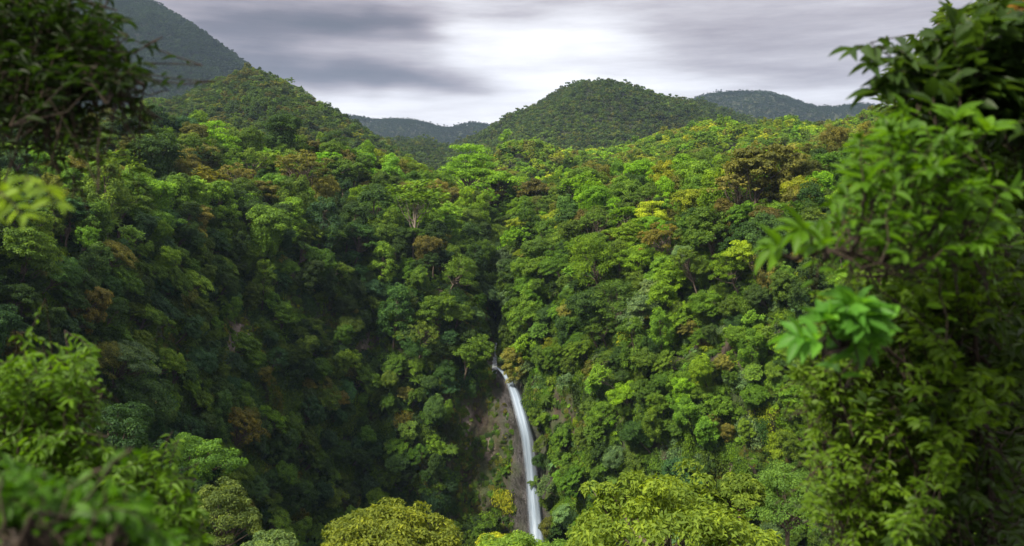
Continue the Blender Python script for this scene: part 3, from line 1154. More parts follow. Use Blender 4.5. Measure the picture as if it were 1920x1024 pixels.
def place_heroes():
    for u, v, wpx, kind, colour, label, br in HEROES:
        i = int(rng.integers(len(KINDS[kind])))
        R_, H_ = KINDS[kind][i][2:]
        h = 8.0
        for _ in range(4):
            p, r, c = surface(u, v, h, ROW_OF[4])
            s = wpx * p[1] / F / (2 * R_)
            h = (H_ - R_ * .6) * s
        steep = np.clip(1 - GN_[r, c][2], 0, 1)
        ax = norm(UP + np.array((GN_[r, c][0], GN_[r, c][1], 0)) * steep * .9)
        # keep the crown where the eye sees it: its base on the ground below
        tint = np.clip(C_[colour] * br, .004, .4)
        add_tree(kind, p - ax * .5, s, colour, tint, ax, i, label, True)


place_heroes()


def poisson_trees():
    r = np.random.default_rng(7)
    lo, hi = ROW_OF[4] - 4, ROW_OF[9]
    sub = G[lo:hi]
    du = np.linalg.norm(np.diff(sub, axis=1)[:-1], axis=-1)
    dr = np.linalg.norm(np.diff(sub, axis=0)[:, :-1], axis=-1)
    area = du * dr
    uu, vv = proj(sub[:-1, :-1])
    area = area * ((uu > -160) & (uu < 2080) & (vv < 1200))
    pr = (area / area.sum()).ravel()
    cand = r.choice(pr.size, 9000, p=pr, replace=False)
    pts = [crown_of(t)[0] for t in TREES]
    rad = [crown_of(t)[1] * 1.15 for t in TREES]
    PA, RA = np.zeros((6000, 3)), np.zeros(6000)
    n = len(pts)
    PA[:n], RA[:n] = pts, rad
    for cidx in cand:
        rr, cc = divmod(int(cidx), NC - 1)
        R0, C0 = rr + lo, cc
        a, b = r.random(2)
        p = G[R0, C0] * (1 - a) * (1 - b) + G[R0 + 1, C0] * a * (1 - b) + G[R0, C0 + 1] * (1 - a) * b + G[R0 + 1, C0 + 1] * a * b
        nrm = GN_[R0, C0]
        u, v = proj(p)
        steep = float(np.clip((1 - nrm[2]) * 1.3, 0, 1))
        bare = bareness(np.array([u]), np.array([v - 20]))[0]
        if bare > .15 or (abs(u - np.interp(v, [600, 690, 1100], [930, 932, 1000])) < np.interp(v, [560, 600, 690, 1000], [0, 20, 24, 34])):
            continue
        w = r.random()
        if steep > .45:
            kind = 'round' if w < .44 else 'bigleaf' if w < .56 else 'spread' if w < .72 else 'fern' if w < .78 else 'vine' if w < .90 else 'tall'
            sc = r.uniform(.42, .86) * np.interp(p[1], [120, 320], [.75, 1.0])
        else:
            kind = 'round' if w < .36 else 'spread' if w < .52 else 'bigleaf' if w < .61 else 'tall' if w < .76 else 'vine' if w < .88 else 'sparse' if w < .95 else 'palm'
            sc = r.uniform(.68, 1.32) * np.interp(p[1], [120, 300], [.7, 1.0])
        i = int(r.integers(len(KINDS[kind])))
        R_, H_ = KINDS[kind][i][2:]
        ax = norm(UP + np.array((nrm[0], nrm[1], 0)) * steep * 1.1 + r.normal(0, .05, 3))
        cpos = p + ax * (H_ - R_ * .6) * sc
        rad_ = R_ * sc
        qu, qv = proj(cpos)
        rp = rad_ * F / cpos[1]
        if cpos[1] < 330 and min(math.hypot(qu - a_, qv - b_) for a_, b_ in FALL[:15]) < rp * .8 + 7:
            continue
        if abs(qu - 924) < rp * .7 + 9 and 548 < qv < 690 and cpos[1] < 420:
            continue
        d = np.linalg.norm(PA[:n] - cpos, axis=1)
        if (d < (RA[:n] + rad_) * .54).any():
            continue
        PA[n], RA[n] = cpos, rad_
        n += 1
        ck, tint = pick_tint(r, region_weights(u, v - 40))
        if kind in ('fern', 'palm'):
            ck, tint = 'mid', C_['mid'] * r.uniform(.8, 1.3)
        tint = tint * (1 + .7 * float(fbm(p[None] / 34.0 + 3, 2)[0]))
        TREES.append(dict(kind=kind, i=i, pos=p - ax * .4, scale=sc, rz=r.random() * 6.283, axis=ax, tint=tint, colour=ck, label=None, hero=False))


poisson_trees()


def visible_shares():
    """how much of each crown shows: discs painted far to near into a small buffer"""
    Wb, Hb = 480, 256
    buf = -np.ones((Hb, Wb), int)
    yy, xx = np.mgrid[0:Hb, 0:Wb] * 4 + 2
    order = np.argsort([-crown_of(t)[0][1] for t in TREES])
    for j in order:
        c, R_ = crown_of(TREES[j])
        u, v = proj(c)
        pr = R_ * F / c[1]
        x0, x1 = int(max(0, (u - pr) // 4)), int(min(Wb, (u + pr) // 4 + 2))
        y0, y1 = int(max(0, (v - pr) // 4)), int(min(Hb, (v + pr) // 4 + 2))
        if x1 <= x0 or y1 <= y0:
            continue
        m_ = (xx[y0:y1, x0:x1] - u) ** 2 + (yy[y0:y1, x0:x1] - v) ** 2 < (pr * .95) ** 2
        buf[y0:y1, x0:x1][m_] = j
    # what the leafy foreground hides
    fg = (xx > 1640 - np.interp(yy, [0, 150, 300, 480, 1024], [-60, 20, 0, 120, 90])) | ((xx < 150) & (yy > 700)) | ((xx < 380) & (yy > 860)) | ((xx < 260 - yy * .4) & (yy < 240))
    buf[fg] = -1
    return np.bincount(buf[buf >= 0].ravel(), minlength=len(TREES))


SHARE = visible_shares()
MAX_THINGS = 290
score = SHARE + np.array([100000 if t['hero'] else 0 for t in TREES])
order = np.argsort(-score)
CHOSEN = [int(j) for j in order[:MAX_THINGS] if SHARE[j] > 6 or TREES[j]['hero']]
REST = [j for j in range(len(TREES)) if j not in set(CHOSEN)]

# landmarks one can find in the picture, for saying which tree is which
MARKS = [(932, 690, 'the waterfall lip'), (985, 850, 'the falling water'), (872, 800, 'the pale rock beside the falls'), (452, 632, 'the brown rock on the shaded wall'),
         (880, 318, 'the widest flat-topped tree'), (1410, 335, 'the large olive-gold dome'), (400, 262, 'the flat skyline crown under the rounded hill'), (440, 335, 'the gnarled rusty tree'),
         (285, 260, 'the towering dark skyline tree'), (480, 785, 'the low bright umbrella tree'), (172, 585, 'the lone bright flat tree'), (405, 775, 'the golden sparse tree'),
         (1010, 425, 'the yellow-green tree on a slender trunk'), (1130, 485, 'the lime umbrella crown'), (1250, 455, 'the orange-tinged tree'), (775, 375, 'the fresh large-leaved tree above the wall'),
         (872, 650, 'the tree leaning over the lip'), (1095, 360, 'the glossy emerald tree'), (1430, 850, 'the ochre rock at the wall foot'), (1385, 500, 'the lime flat tree near the leafy foreground'),
         (300, 405, 'the dense grey-green tree'), (932, 570, 'the dark notch'), (725, 960, 'the domed golden-green tree'), (1250, 950, 'the sunlit tree nearest the falls foot'), (60, 500, 'the close crown at far left'),
         (1000, 345, 'the rusty round tree'), (620, 300, 'the round tree on the left crest'), (215, 690, 'the pale spreading crown at left')]


def tree_label(t, used):
    c, R_ = crown_of(t)
    u, v = proj(c)
    pxw = 2 * R_ * F / c[1]
    size = 'small' if pxw < 50 else 'large' if pxw > 88 else ''
    d = sorted(((math.hypot(u - a, v - b), a, b, n) for a, b, n in MARKS))[:6]
    base = ' '.join(x for x in (size, COLOUR_WORD[t['colour']], KIND_WORD[t['kind']]) if x)
    out = []
    for dist, a, b, n in d:
        dx, dy = u - a, v - b
        far = 'just ' if dist < 75 else '' if dist < 170 else 'well '
        if abs(dy) > 2.0 * abs(dx):
            w = far + ('above' if dy < 0 else 'below')
        elif abs(dx) > 2.0 * abs(dy):
            w = far + ('left of' if dx < 0 else 'right of')
        else:
            w = far + ('up and ' if dy < 0 else 'down and ') + ('left of' if dx < 0 else 'right of')
        out.append(f'{base} {w} {n}')
    for s in out:
        if s not in used and len(s.split()) <= 16:
            return s
    return None


def orient(o, axis, rz, scale):
    q = Vector(axis).to_track_quat('Z', 'Y')
    o.rotation_mode = 'QUATERNION'
    from mathutils import Quaternion
    o.rotation_quaternion = q @ Quaternion((0, 0, 1), rz)
    o.scale = (scale * random.uniform(.86, 1.18), scale * random.uniform(.86, 1.18), scale * random.uniform(.88, 1.12))


def link_tree(name, me_c, me_t, pos, axis, rz, scale, tint, label, cat='tree', group=None):
    e = empty(name, pos)
    orient(e, axis, rz, scale)
    t = bpy.data.objects.new('trunk', me_t)
    c = bpy.data.objects.new('crown', me_c)
    for o in (t, c):
        COL.objects.link(o)
        o.parent = e
    c.color = (*tint, 1)
    tag(e, label, cat, group)
    return e


USED = set(t['label'] for t in TREES if t['label'])
LEFTOVER = {}
for j in CHOSEN:
    t = TREES[j]
    lab = t['label'] or tree_label(t, USED)
    if lab is None:
        REST.append(j)
        continue
    USED.add(lab)
    cu_ = crown_of(t)[0]
    uu_, vv_ = proj(cu_)
    grp = None if t['hero'] else ('trees on the shaded left wall' if uu_ < 880 and vv_ > 430 else 'trees on the right wall' if uu_ > 880 and vv_ > 470 else 'trees on the plateau above the gorge')
    mc, mt, _ = MESHES[t['kind'], t['i']]
    link_tree(KIND_NAME[t['kind']], mc, mt, t['pos'], t['axis'], t['rz'], t['scale'], t['tint'], lab, group=grp)

# the smaller trees between and behind them: one wood
C_FULL = proto_collection('forest tree', [MESHES[p][2] for p in ALLP])


def axis_euler(axis, rz):
    from mathutils import Quaternion
    out = np.zeros((len(axis), 3))
    for j in range(len(axis)):
        q = Vector(axis[j]).to_track_quat('Z', 'Y') @ Quaternion((0, 0, 1), float(rz[j]))
        out[j] = q.to_euler()
    return out


def scatter_rest():
    T = [TREES[j] for j in REST]
    ax = np.array([t['axis'] for t in T])
    rz = np.array([t['rz'] for t in T])
    s = np.array([t['scale'] for t in T])
    scatter('forest', C_FULL, np.array([t['pos'] for t in T]), axis_euler(ax, rz), s[:, None] * np.random.default_rng(3).uniform(.85, 1.2, (len(s), 3)), np.array([ALLP.index((t['kind'], t['i'])) for t in T]), np.array([t['tint'] for t in T]),
            'mass of smaller rainforest trees filling the gaps on walls and plateau')


scatter_rest()

# undergrowth on the walls and the plateau
SHRUBS = [shrub_dome(), shrub_dome(2.6, 26, 60, .42, .6), shrub_dome(1.8, 16, 70, .34, 1.1), shrub_dome(2.2, 14, 90, .5, .7), shrub_hang(), shrub_hang(2.6, 7, 26, .34), shrub_fern(), shrub_dome(2.4, 30, 44, .32, .8)]
C_SHRUB = proto_collection('undergrowth plant', [g.build('plant', M_LEAF_SCATTER, link=False).data for g in SHRUBS])


def scatter_undergrowth(n=30000):
    r = np.random.default_rng(19)
    lo, hi = ROW_OF[3] - 2, ROW_OF[8]
    sub = G[lo:hi]
    area = np.linalg.norm(np.diff(sub, axis=1)[:-1], axis=-1) * np.linalg.norm(np.diff(sub, axis=0)[:, :-1], axis=-1)
    uu, vv = proj(sub[:-1, :-1])
    area = area * ((uu > -160) & (uu < 2080) & (vv < 1250) & (vv > 180))
    pr = (area / area.sum()).ravel()
    c = r.choice(pr.size, n, p=pr)
    R0, C0 = c // (NC - 1) + lo, c % (NC - 1)
    a, b = r.random((2, n, 1))
    p = G[R0, C0] * (1 - a) * (1 - b) + G[R0 + 1, C0] * a * (1 - b) + G[R0, C0 + 1] * (1 - a) * b + G[R0 + 1, C0 + 1] * a * b
    nm = GN_[R0, C0]
    u, v = proj(p)
    bare = bareness(u, v)
    fu_ = np.interp(v, [q[1] for q in FALL], [q[0] for q in FALL])
    nearfall = (np.abs(u - fu_ - 3) < 33) & (v > 684)
    keep = (r.random(n) > bare * .95) & ~nearfall & ~((np.abs(u - 940) < 24) & (v > 660) & (v < 745) & (p[:, 1] < 328)) & ~((np.abs(u - 926) < 17) & (v > 560) & (v < 690) & (r.random(n) < .8))
    p, nm, u, v, bare = p[keep], nm[keep], u[keep], v[keep], bare[keep]
    n = len(p)
    steep = np.clip((1 - nm[:, 2]) * 1.3, 0, 1)
    ax = norm(UP[None] * 1.0 + nm * np.array((1, 1, 0)) * (steep * 1.3)[:, None] + r.normal(0, .12, (n, 3)))
    idx = r.choice(8, n, p=[.19, .16, .12, .10, .12, .09, .08, .14])
    hang = (idx == 4) | (idx == 5)
    idx = np.where(hang & (steep < .5), 0, idx)
    rz = r.random(n) * 6.283
    rot = axis_euler(ax, rz)
    hang = (idx == 4) | (idx == 5)
    face = np.arctan2(nm[:, 0], -nm[:, 1])
    rot[hang] = np.stack([np.zeros(n), np.zeros(n), face], -1)[hang]
    s = r.uniform(.5, 1.35, n) * np.interp(p[:, 1], [110, 300], [.7, 1]) * (1 - .60 * bare)
    s = s * np.where(hang, 1.45, 1.0)
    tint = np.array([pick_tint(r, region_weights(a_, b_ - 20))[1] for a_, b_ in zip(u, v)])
    scatter('undergrowth', C_SHRUB, p, rot, np.repeat(s[:, None], 3, 1), idx, tint, 'shrubs, ferns and creepers covering the gorge walls')


scatter_undergrowth()

def scatter_rock_growth(n=60000):
    r = np.random.default_rng(23)
    sub = G[ROW_OF[4] - 2:ROW_OF[6]]
    lo = ROW_OF[4] - 2
    uu, vv = proj(sub[:-1, :-1])
    w = bareness(uu, vv) * (vv < 1200) * (vv > 300)
    fu_ = np.interp(vv, [q[1] for q in FALL], [q[0] for q in FALL])
    w = w * (np.abs(uu - fu_ + 3) > np.interp(vv, [690, 1000], [18, 36]))
    w = w * np.clip(.5 + 2.2 * fbm(sub[:-1, :-1] / np.array((5, 5, 9)) + 60, 3), .06, 1)
    c = r.choice(w.size, 2600, p=(w / w.sum()).ravel())
    R0, C0 = c // (NC - 1) + lo, c % (NC - 1)
    m_ = len(c)
    a, b = r.random((2, m_, 1))
    p = G[R0, C0] * (1 - a) * (1 - b) + G[R0 + 1, C0] * a * (1 - b) + G[R0, C0 + 1] * (1 - a) * b + G[R0 + 1, C0 + 1] * a * b
    nm = GN_[R0, C0]
    idx = r.choice(8, m_, p=[.16, .12, .12, .06, .2, .16, .08, .10])
    ax = norm(UP[None] * .7 + nm * np.array((1, 1, 0)) + r.normal(0, .15, (m_, 3)))
    rot = axis_euler(ax, r.random(m_) * 6.283)
    hang = (idx == 4) | (idx == 5)
    rot[hang] = np.stack([np.zeros(m_), np.zeros(m_), np.arctan2(nm[:, 0], -nm[:, 1]) + r.normal(0, .3, m_)], -1)[hang]
    s = r.uniform(.16, .52, m_)
    u, v = proj(p)
    tint = pick_tints(r, dict(dark=2, mid=3, olive=2, fresh=1.5, yellow=.4), m_)
    scatter('rock_growth', C_SHRUB, p, rot, np.repeat(s[:, None], 3, 1), idx, tint, 'moss, ferns and trailing plants clinging to bare rock')


scatter_rock_growth()

# forest on the hills: trees too many and too far to count
L1 = [tree_multi(6, 12, 5, 5, 26, .95), tree_multi(6.4, 13, 4, 7, 26, 1.0), tree_multi(5.6, 15, 6, 5, 26, .9), tree_round(6, 13, 20, 40, 1.2, ratio=.6, rc=.36), tree_tall(4.2, 17, 26, 30, 1.1), tree_spread(7, 12, 18, 46, 1.1), tree_round(5.4, 14, 30, 30, 1.0, lump=.5), tree_sparse(5, 15, 20, 18, 1.0)]
L2 = [tree_round(6, 12, 12, 16, 2.1, rc=.40), tree_round(6.4, 11, 10, 18, 2.3, ratio=.6, rc=.42), tree_tall(4.0, 17, 12, 16, 2.0)]


def merge(cg, tg):
    return cg.build('tree', M_LEAF_SCATTER, link=False).data


C_L1 = proto_collection('hill tree', [merge(*x) for x in L1])
C_L2 = proto_collection('distant tree', [merge(*x) for x in L2])


def scatter_hill(name, hname, coll, ncoll, n, weights, dark, label, smax=1.12, size=(.7, 1.15), seed=1, var=22.0, even=.15):
    r = np.random.default_rng(seed)
    P, Nm, s = HILLS[hname]
    keep = s <= smax
    P, Nm = P[keep], Nm[keep]
    area = np.linalg.norm(np.diff(P, axis=1)[:-1], axis=-1) * np.linalg.norm(np.diff(P, axis=0)[:, :-1], axis=-1)
    uu, vv = proj(P[:-1, :-1])
    area = area * ((uu > -160) & (uu < 2080) & (vv > -120))
    pr = (area / area.sum()).ravel()
    c = r.choice(pr.size, n, p=pr)
    w = P.shape[1] - 1
    R0, C0 = c // w, c % w
    a, b = r.random((2, n, 1))
    p = P[R0, C0] * (1 - a) * (1 - b) + P[R0 + 1, C0] * a * (1 - b) + P[R0, C0 + 1] * (1 - a) * b + P[R0 + 1, C0 + 1] * a * b
    sc = r.uniform(*size, n) * np.where(r.random(n) < .04, 1.3, 1)
    rot = np.stack([r.normal(0, .06, n), r.normal(0, .06, n), r.random(n) * 6.283], -1)
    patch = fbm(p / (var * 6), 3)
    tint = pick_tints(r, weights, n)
    tint = (tint + (tint.mean(0) - tint) * even) * (dark * (1 + .5 * patch))[:, None]  # cloud shade and sun on each hill are put into its leaf tint
    p[:, 2] -= 1.0
    scatter(name, coll, p, rot, np.repeat(sc[:, None], 3, 1), r.integers(0, ncoll, n), np.clip(tint, .003, .4), label)


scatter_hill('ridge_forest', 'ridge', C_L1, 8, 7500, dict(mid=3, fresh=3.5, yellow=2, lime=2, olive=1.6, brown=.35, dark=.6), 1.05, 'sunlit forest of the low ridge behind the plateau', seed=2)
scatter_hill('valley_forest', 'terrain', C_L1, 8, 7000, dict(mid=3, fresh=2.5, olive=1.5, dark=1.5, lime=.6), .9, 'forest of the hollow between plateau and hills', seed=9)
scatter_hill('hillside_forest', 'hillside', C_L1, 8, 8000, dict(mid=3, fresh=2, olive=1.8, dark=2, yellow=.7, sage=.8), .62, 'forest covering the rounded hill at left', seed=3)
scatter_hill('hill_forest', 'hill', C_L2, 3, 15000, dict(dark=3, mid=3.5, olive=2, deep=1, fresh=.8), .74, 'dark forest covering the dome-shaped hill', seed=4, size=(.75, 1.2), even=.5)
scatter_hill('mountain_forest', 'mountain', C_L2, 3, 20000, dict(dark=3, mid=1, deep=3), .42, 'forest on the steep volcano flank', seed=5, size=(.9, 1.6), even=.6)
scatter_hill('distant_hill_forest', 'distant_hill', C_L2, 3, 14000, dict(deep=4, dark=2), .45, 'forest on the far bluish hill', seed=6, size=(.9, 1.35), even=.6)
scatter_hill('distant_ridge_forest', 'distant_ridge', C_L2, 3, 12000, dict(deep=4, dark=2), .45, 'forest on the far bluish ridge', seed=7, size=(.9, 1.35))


# ------------------------------------------------------------------ the near growth round the viewpoint
def ground_z(y):
    return float(np.interp(y, G[:ROW_OF[2], 292, 1], G[:ROW_OF[2], 292, 2]))


def inside(poly, p):
    x, y, c = p[0], p[1], False
    for (x1, y1), (x2, y2) in zip(poly, poly[1:] + poly[:1]):
        if (y1 > y) != (y2 > y) and x < (x2 - x1) * (y - y1) / (y2 - y1) + x1:
            c = not c
    return c


def sample_poly(r, poly, n):
    a = np.array(poly)
    out = []
    while len(out) < n:
        q = r.uniform(a.min(0), a.max(0))
        if inside(poly, q):
            out.append(q)
    return np.array(out)


def twig(leaves, wood, pts, r, nleaf, L, aspect=.42, tmpl=BLADE, droop=.35, tip=3, w0=.004, spread=1.0, lvm=.45, s0=.12):
    """a twig along pts with leaves set alternately and a small tuft at its end"""
    pts = np.asarray(pts, float)
    tube(wood, pts, np.linspace(w0, w0 * .35, len(pts)), 4)
    seg = np.linspace(0, len(pts) - 1.001, 64)
    i = seg.astype(int)
    fine = pts[i] + (pts[i + 1] - pts[i]) * (seg - i)[:, None]
    s = np.linspace(s0, 1, nleaf)
    j = (s * 63).astype(int)
    P = fine[j]
    d = norm(fine[np.minimum(j + 2, 63)] - fine[np.maximum(j - 2, 0)])
    side = norm(np.cross(d, UP + r.normal(0, .25, 3)))
    sg = np.where(np.arange(nleaf) % 2 == 0, 1, -1)[:, None]
    T = d * r.uniform(.35, .8, (nleaf, 1)) + side * sg * spread + r.normal(0, .22, (nleaf, 3)) - UP * droop
    if tip:
        P = np.concatenate([P, np.repeat(fine[-1:], tip, 0)])
        T = np.concatenate([T, d[-1] * 1.0 + r.normal(0, .4, (tip, 3)) - UP * droop * .6])
    n = len(P)
    N_ = UP * .9 + r.normal(0, .33, (n, 3)) + np.array((0, -.35, 0))
    stamp(leaves, tmpl, P, T, N_, L * r.uniform(.7, 1.2, n), L * aspect * r.uniform(.75, 1.15, n), np.clip(r.normal(lvm, .2, n), 0, 1))


def near_plant(name, label, cat, poly, y0, y1, ntwig, L, tint, stems, nleaf=12, tlen=.45, aspect=.42, seed=0, droop=.35, tmpl=BLADE, stem_r=.03, extra=None, hang=0.0, group=None, lvm=.45, mat=None):
    """stems: for each, picture points (u, v) with a depth from its root upward; poly: outline of the foliage"""
    r = np.random.default_rng(seed)
    S, wood, leaves, stem = [], Geo(), Geo(), Geo()
    for st in stems:
        p = np.array([at(*q) for q in st])
        g0 = p[0].copy()
        if st[0][1] > 900:
            g0[2] = ground_z(max(p[0][1], 1.1)) - .2
            p = np.concatenate([[g0], p])
        fine = np.concatenate([curve_pts(a, b, 8, 0, .012 * np.linalg.norm(b - a), r)[:-1] for a, b in zip(p[:-1], p[1:])] + [p[-1:]])
        tube(stem, fine, np.linspace(stem_r, stem_r * .4, len(fine)), 7)
        S.append(fine)
    SP = np.concatenate(S)
    UVs = sample_poly(r, poly, ntwig)
    for u, v in UVs:
        tip = at(u, v, r.uniform(y0, y1))
        d = np.linalg.norm((SP - tip) * np.array((1, .7, .8)), axis=1)
        near = SP[np.argsort(d)[r.integers(0, 4)]]
        dirn = norm(tip - near + np.array((0, 0, .35)) + r.normal(0, .25, 3))
        if hang:
            dirn = norm(dirn + np.array((0, 0, -hang)))
        ln = tlen * r.uniform(.6, 1.3)
        base = tip - dirn * ln
        if np.linalg.norm(base - near) > .08:
            tube(wood, curve_pts(near, base, 5, -.03, .02, r), np.linspace(.005, .003, 5), 4)
        twig(leaves, wood, curve_pts(base, tip, 5, .03, .012, r), r, int(nleaf * r.uniform(.7, 1.25)), L, aspect, tmpl, droop, lvm=lvm)
    parts = []

    def part(nm):
        parts.append((nm, Geo()))
        return parts[-1][1]
    if extra:
        extra(part, wood, r, SP)
    root = empty(name, tuple(SP[0]))
    o = stem.build('stem', M_BARK_DARK, None, smooth=True)
    tw = wood.build('branch', M_BARK_DARK, None, smooth=True)
    f = leaves.build('foliage', mat or M_LEAF_NEAR, None, smooth=True)
    f.color = (*tint, 1)
    o.parent = f.parent = root
    tw.parent = o
    o.location = f.location = -Vector(SP[0])
    for nm, g in parts:
        x = g.build(nm, mat or M_LEAF_NEAR, root, smooth=True)
        x.location = -Vector(SP[0])
        x.color = (*tint, 1)
    tag(root, label, cat, group)
    return root


def whorls(spots, L, n=7, lift=.2, aspect=.36):
    """rosettes of large leaves at the ends of shoots, at u, v, y"""
    def f(part, wood, r, SP):
        for u, v, y, toward in spots:
            leaves = part('leaf_whorl')
            c = at(u, v, y)
            near = SP[np.argmin(np.linalg.norm(SP - c - np.array((.15, .1, -.1)), axis=1))]
            tube(wood, curve_pts(near, c, 7, -.05, .01, r), np.linspace(.012, .005, 7), 5)
            a = np.arange(n) * 2.399 + r.random()
            ax = norm(np.array(toward, float))
            X = norm(np.cross(ax, UP + .01))
            Y = np.cross(ax, X)
            T = ax * r.uniform(.35, 1.0, (n, 1)) + (np.cos(a)[:, None] * X + np.sin(a)[:, None] * Y) * .95 + UP * lift * .4
            N_ = UP + ax * -.2 + r.normal(0, .25, (n, 3)) + np.array((-.15, -.35, 0))
            stamp(leaves, BLADE, np.repeat(c[None], n, 0), T, N_, L * r.uniform(.7, 1.15, n), L * aspect * r.uniform(.85, 1.1, n), np.clip(r.normal(.62, .15, n), 0, 1))
    return f


def sprays(lines, L, npair=9, aspect=.34):
    """feathered leaves: leaflets in pairs along a rib from u, v, y to u, v, y"""
    def f(part, wood, r, SP):
        for a, b in lines:
            leaves = part('feathered_leaf')
            a, b = at(*a), at(*b)
            pts = curve_pts(a, b, 7, .04, .004, r)
            near = SP[np.argmin(np.linalg.norm(SP - a, axis=1))]
            tube(wood, curve_pts(near, a, 6, -.03, .01, r), np.linspace(.012, .006, 6), 5)
            twig(leaves, wood, pts, r, npair * 2, L, aspect, BLADE, .22, 1, .005, 1.15, .5)
    return f


LT = (-1, -.3, .25)
near_plant('shrub_tree', 'tall dark glossy-leaved tree with thin black trunks filling the frame edge at right', 'tree',
           [(1655, 170), (1720, 60), (1830, -30), (2080, -60), (2080, 1140), (1570, 1140), (1590, 840), (1640, 520)], 6.6, 9.2, 1700, .125, (.046, .082, .011),
           [[(1860, 1040, 7.4), (1858, 700, 7.6), (1850, 400, 7.9), (1840, 100, 8.0)], [(1760, 1040, 8.2), (1745, 800, 8.3), (1720, 560, 8.4), (1730, 250, 8.2)], [(1990, 1040, 7.9), (1970, 500, 8.0), (1930, 60, 8.2)],
            [(1650, 1040, 8.6), (1650, 800, 8.8), (1670, 640, 8.8)]],
           nleaf=13, tlen=.55, seed=101, stem_r=.06, lvm=.42)
near_plant('creeper', 'yellow-green small-leaved creeper hanging in tatters at right below the whorled shoot', 'creeper',
           [(1470, 640), (1530, 600), (1520, 540), (1590, 520), (1580, 430), (1640, 470), (1660, 400), (1720, 480), (1800, 620), (1740, 700), (1790, 790), (1720, 860), (1740, 960), (1690, 1090), (1530, 1090), (1560, 1000), (1500, 950), (1545, 890),
            (1480, 840), (1535, 790), (1490, 720)], 5.4, 7.0, 620, .062, (.088, .160, .011),
           [[(1690, 1040, 6.6), (1680, 820, 6.5), (1640, 600, 6.4), (1650, 470, 6.4)], [(1780, 1040, 6.8), (1760, 760, 6.7), (1730, 560, 6.6)], [(1590, 1040, 6.5), (1570, 840, 6.3), (1560, 600, 6.2)]],
           nleaf=12, tlen=.34, seed=102, droop=.1, hang=.1, stem_r=.016, aspect=.42)
near_plant('shrub', 'dark glossy shrub with long leaves in front of the hanging creeper at right', 'shrub',
           [(1640, 520), (1720, 470), (1800, 420), (1960, 400), (1960, 1090), (1640, 1090), (1700, 1000), (1620, 900), (1700, 850), (1590, 760), (1680, 700), (1610, 620)], 5.2, 6.8, 210, .105, (.032, .066, .009),
           [[(1860, 1040, 5.8), (1850, 800, 5.7), (1820, 560, 5.6), (1850, 440, 5.6)], [(1850, 800, 5.7), (1740, 720, 5.5), (1660, 650, 5.3)], [(1740, 1040, 5.9), (1730, 900, 5.7), (1680, 800, 5.5)]],
           nleaf=11, tlen=.42, seed=107, droop=.3, hang=.15, stem_r=.024, aspect=.38, lvm=.4)
near_plant('shrub', 'sunlit yellow-leaved shrub showing through gaps of the dark glossy shrub at right', 'shrub',
           [(1690, 420), (1760, 360), (1860, 400), (1900, 520), (1840, 600), (1760, 560), (1800, 700), (1900, 680), (1920, 780), (1820, 820), (1790, 940), (1700, 1060), (1660, 960), (1740, 880), (1700, 760)], 4.9, 6.2, 300, .070, (.080, .155, .009),
           [[(1810, 1040, 6.3), (1800, 800, 6.2), (1790, 600, 6.2), (1800, 420, 6.2)]], nleaf=11, tlen=.36, seed=108, droop=.15, stem_r=.018, aspect=.42)
near_plant('sapling', 'bright green sapling with large whorled leaves reaching toward the gorge at right', 'sapling',
           [(1600, 250), (1700, 200), (1800, 190), (1890, 260), (1900, 430), (1780, 500), (1680, 470), (1600, 430), (1500, 450), (1540, 400), (1580, 350)], 3.8, 5.4, 150, .085, (.060, .140, .009),
           [[(1900, 1040, 7.2), (1880, 700, 7.0), (1820, 520, 5.7), (1760, 300, 4.4)], [(1820, 520, 5.7), (1680, 490, 4.4), (1530, 465, 3.9)]],
           nleaf=11, tlen=.32, seed=103, stem_r=.022,
           extra=whorls([(1455, 462, 3.7, LT), (1505, 432, 3.8, LT), (1545, 462, 3.8, (-.8, -.3, .5)), (1690, 262, 4.0, (-.5, -.2, .8)), (1790, 225, 4.0, (-.2, -.3, 1)),
                         (1760, 320, 3.9, (-.6, -.4, .5)), (1630, 340, 3.9, (-.8, -.4, .4)), (1850, 250, 4.0, (.2, -.4, .9))], .14, 7))
near_plant('sapling', 'light green whorled shoot on a reddish stem standing over the hanging creeper', 'sapling',
           [(1560, 560), (1640, 560), (1660, 640), (1580, 660)], 3.7, 4.1, 12, .14, (.085, .23, .03),
           [[(1700, 1040, 7.0), (1690, 820, 6.8), (1645, 700, 5.7), (1590, 640, 4.0)]], nleaf=9, tlen=.25, seed=104, stem_r=.014,
           extra=whorls([(1500, 632, 3.7, LT), (1545, 600, 3.8, (-.6, -.3, .8)), (1600, 585, 3.9, (-.1, -.4, 1)), (1530, 640, 3.7, LT)], .14, 7))
near_plant('leafy_branch', 'dark overhanging branch with feathered leaves against the sky at upper right', 'branch',
           [(1700, 130), (1760, 70), (1850, 30), (2060, 10), (2060, 230), (1840, 220), (1740, 190)], 4.3, 5.2, 150, .155, (.030, .062, .012),
           [[(2060, 330, 5.0), (1960, 250, 4.9), (1850, 170, 4.8), (1740, 130, 4.7), (1680, 120, 4.6)], [(1960, 250, 4.9), (1880, 120, 4.8), (1830, 60, 4.8)], [(1850, 170, 4.8), (1760, 175, 4.7), (1680, 180, 4.6)]],
           nleaf=12, tlen=.4, seed=105, stem_r=.03, lvm=.4,
           extra=sprays([((1720, 115, 4.6), (1600, 92, 4.5)), ((1740, 130, 4.6), (1630, 122, 4.5)), ((1700, 160, 4.6), (1640, 172, 4.5)), ((1790, 100, 4.7), (1715, 85, 4.6)), ((1740, 150, 4.6), (1660, 145, 4.5)), ((1850, 70, 4.8), (1790, 50, 4.7)), ((1880, 40, 4.8), (1850, 10, 4.8))], .15, 6))
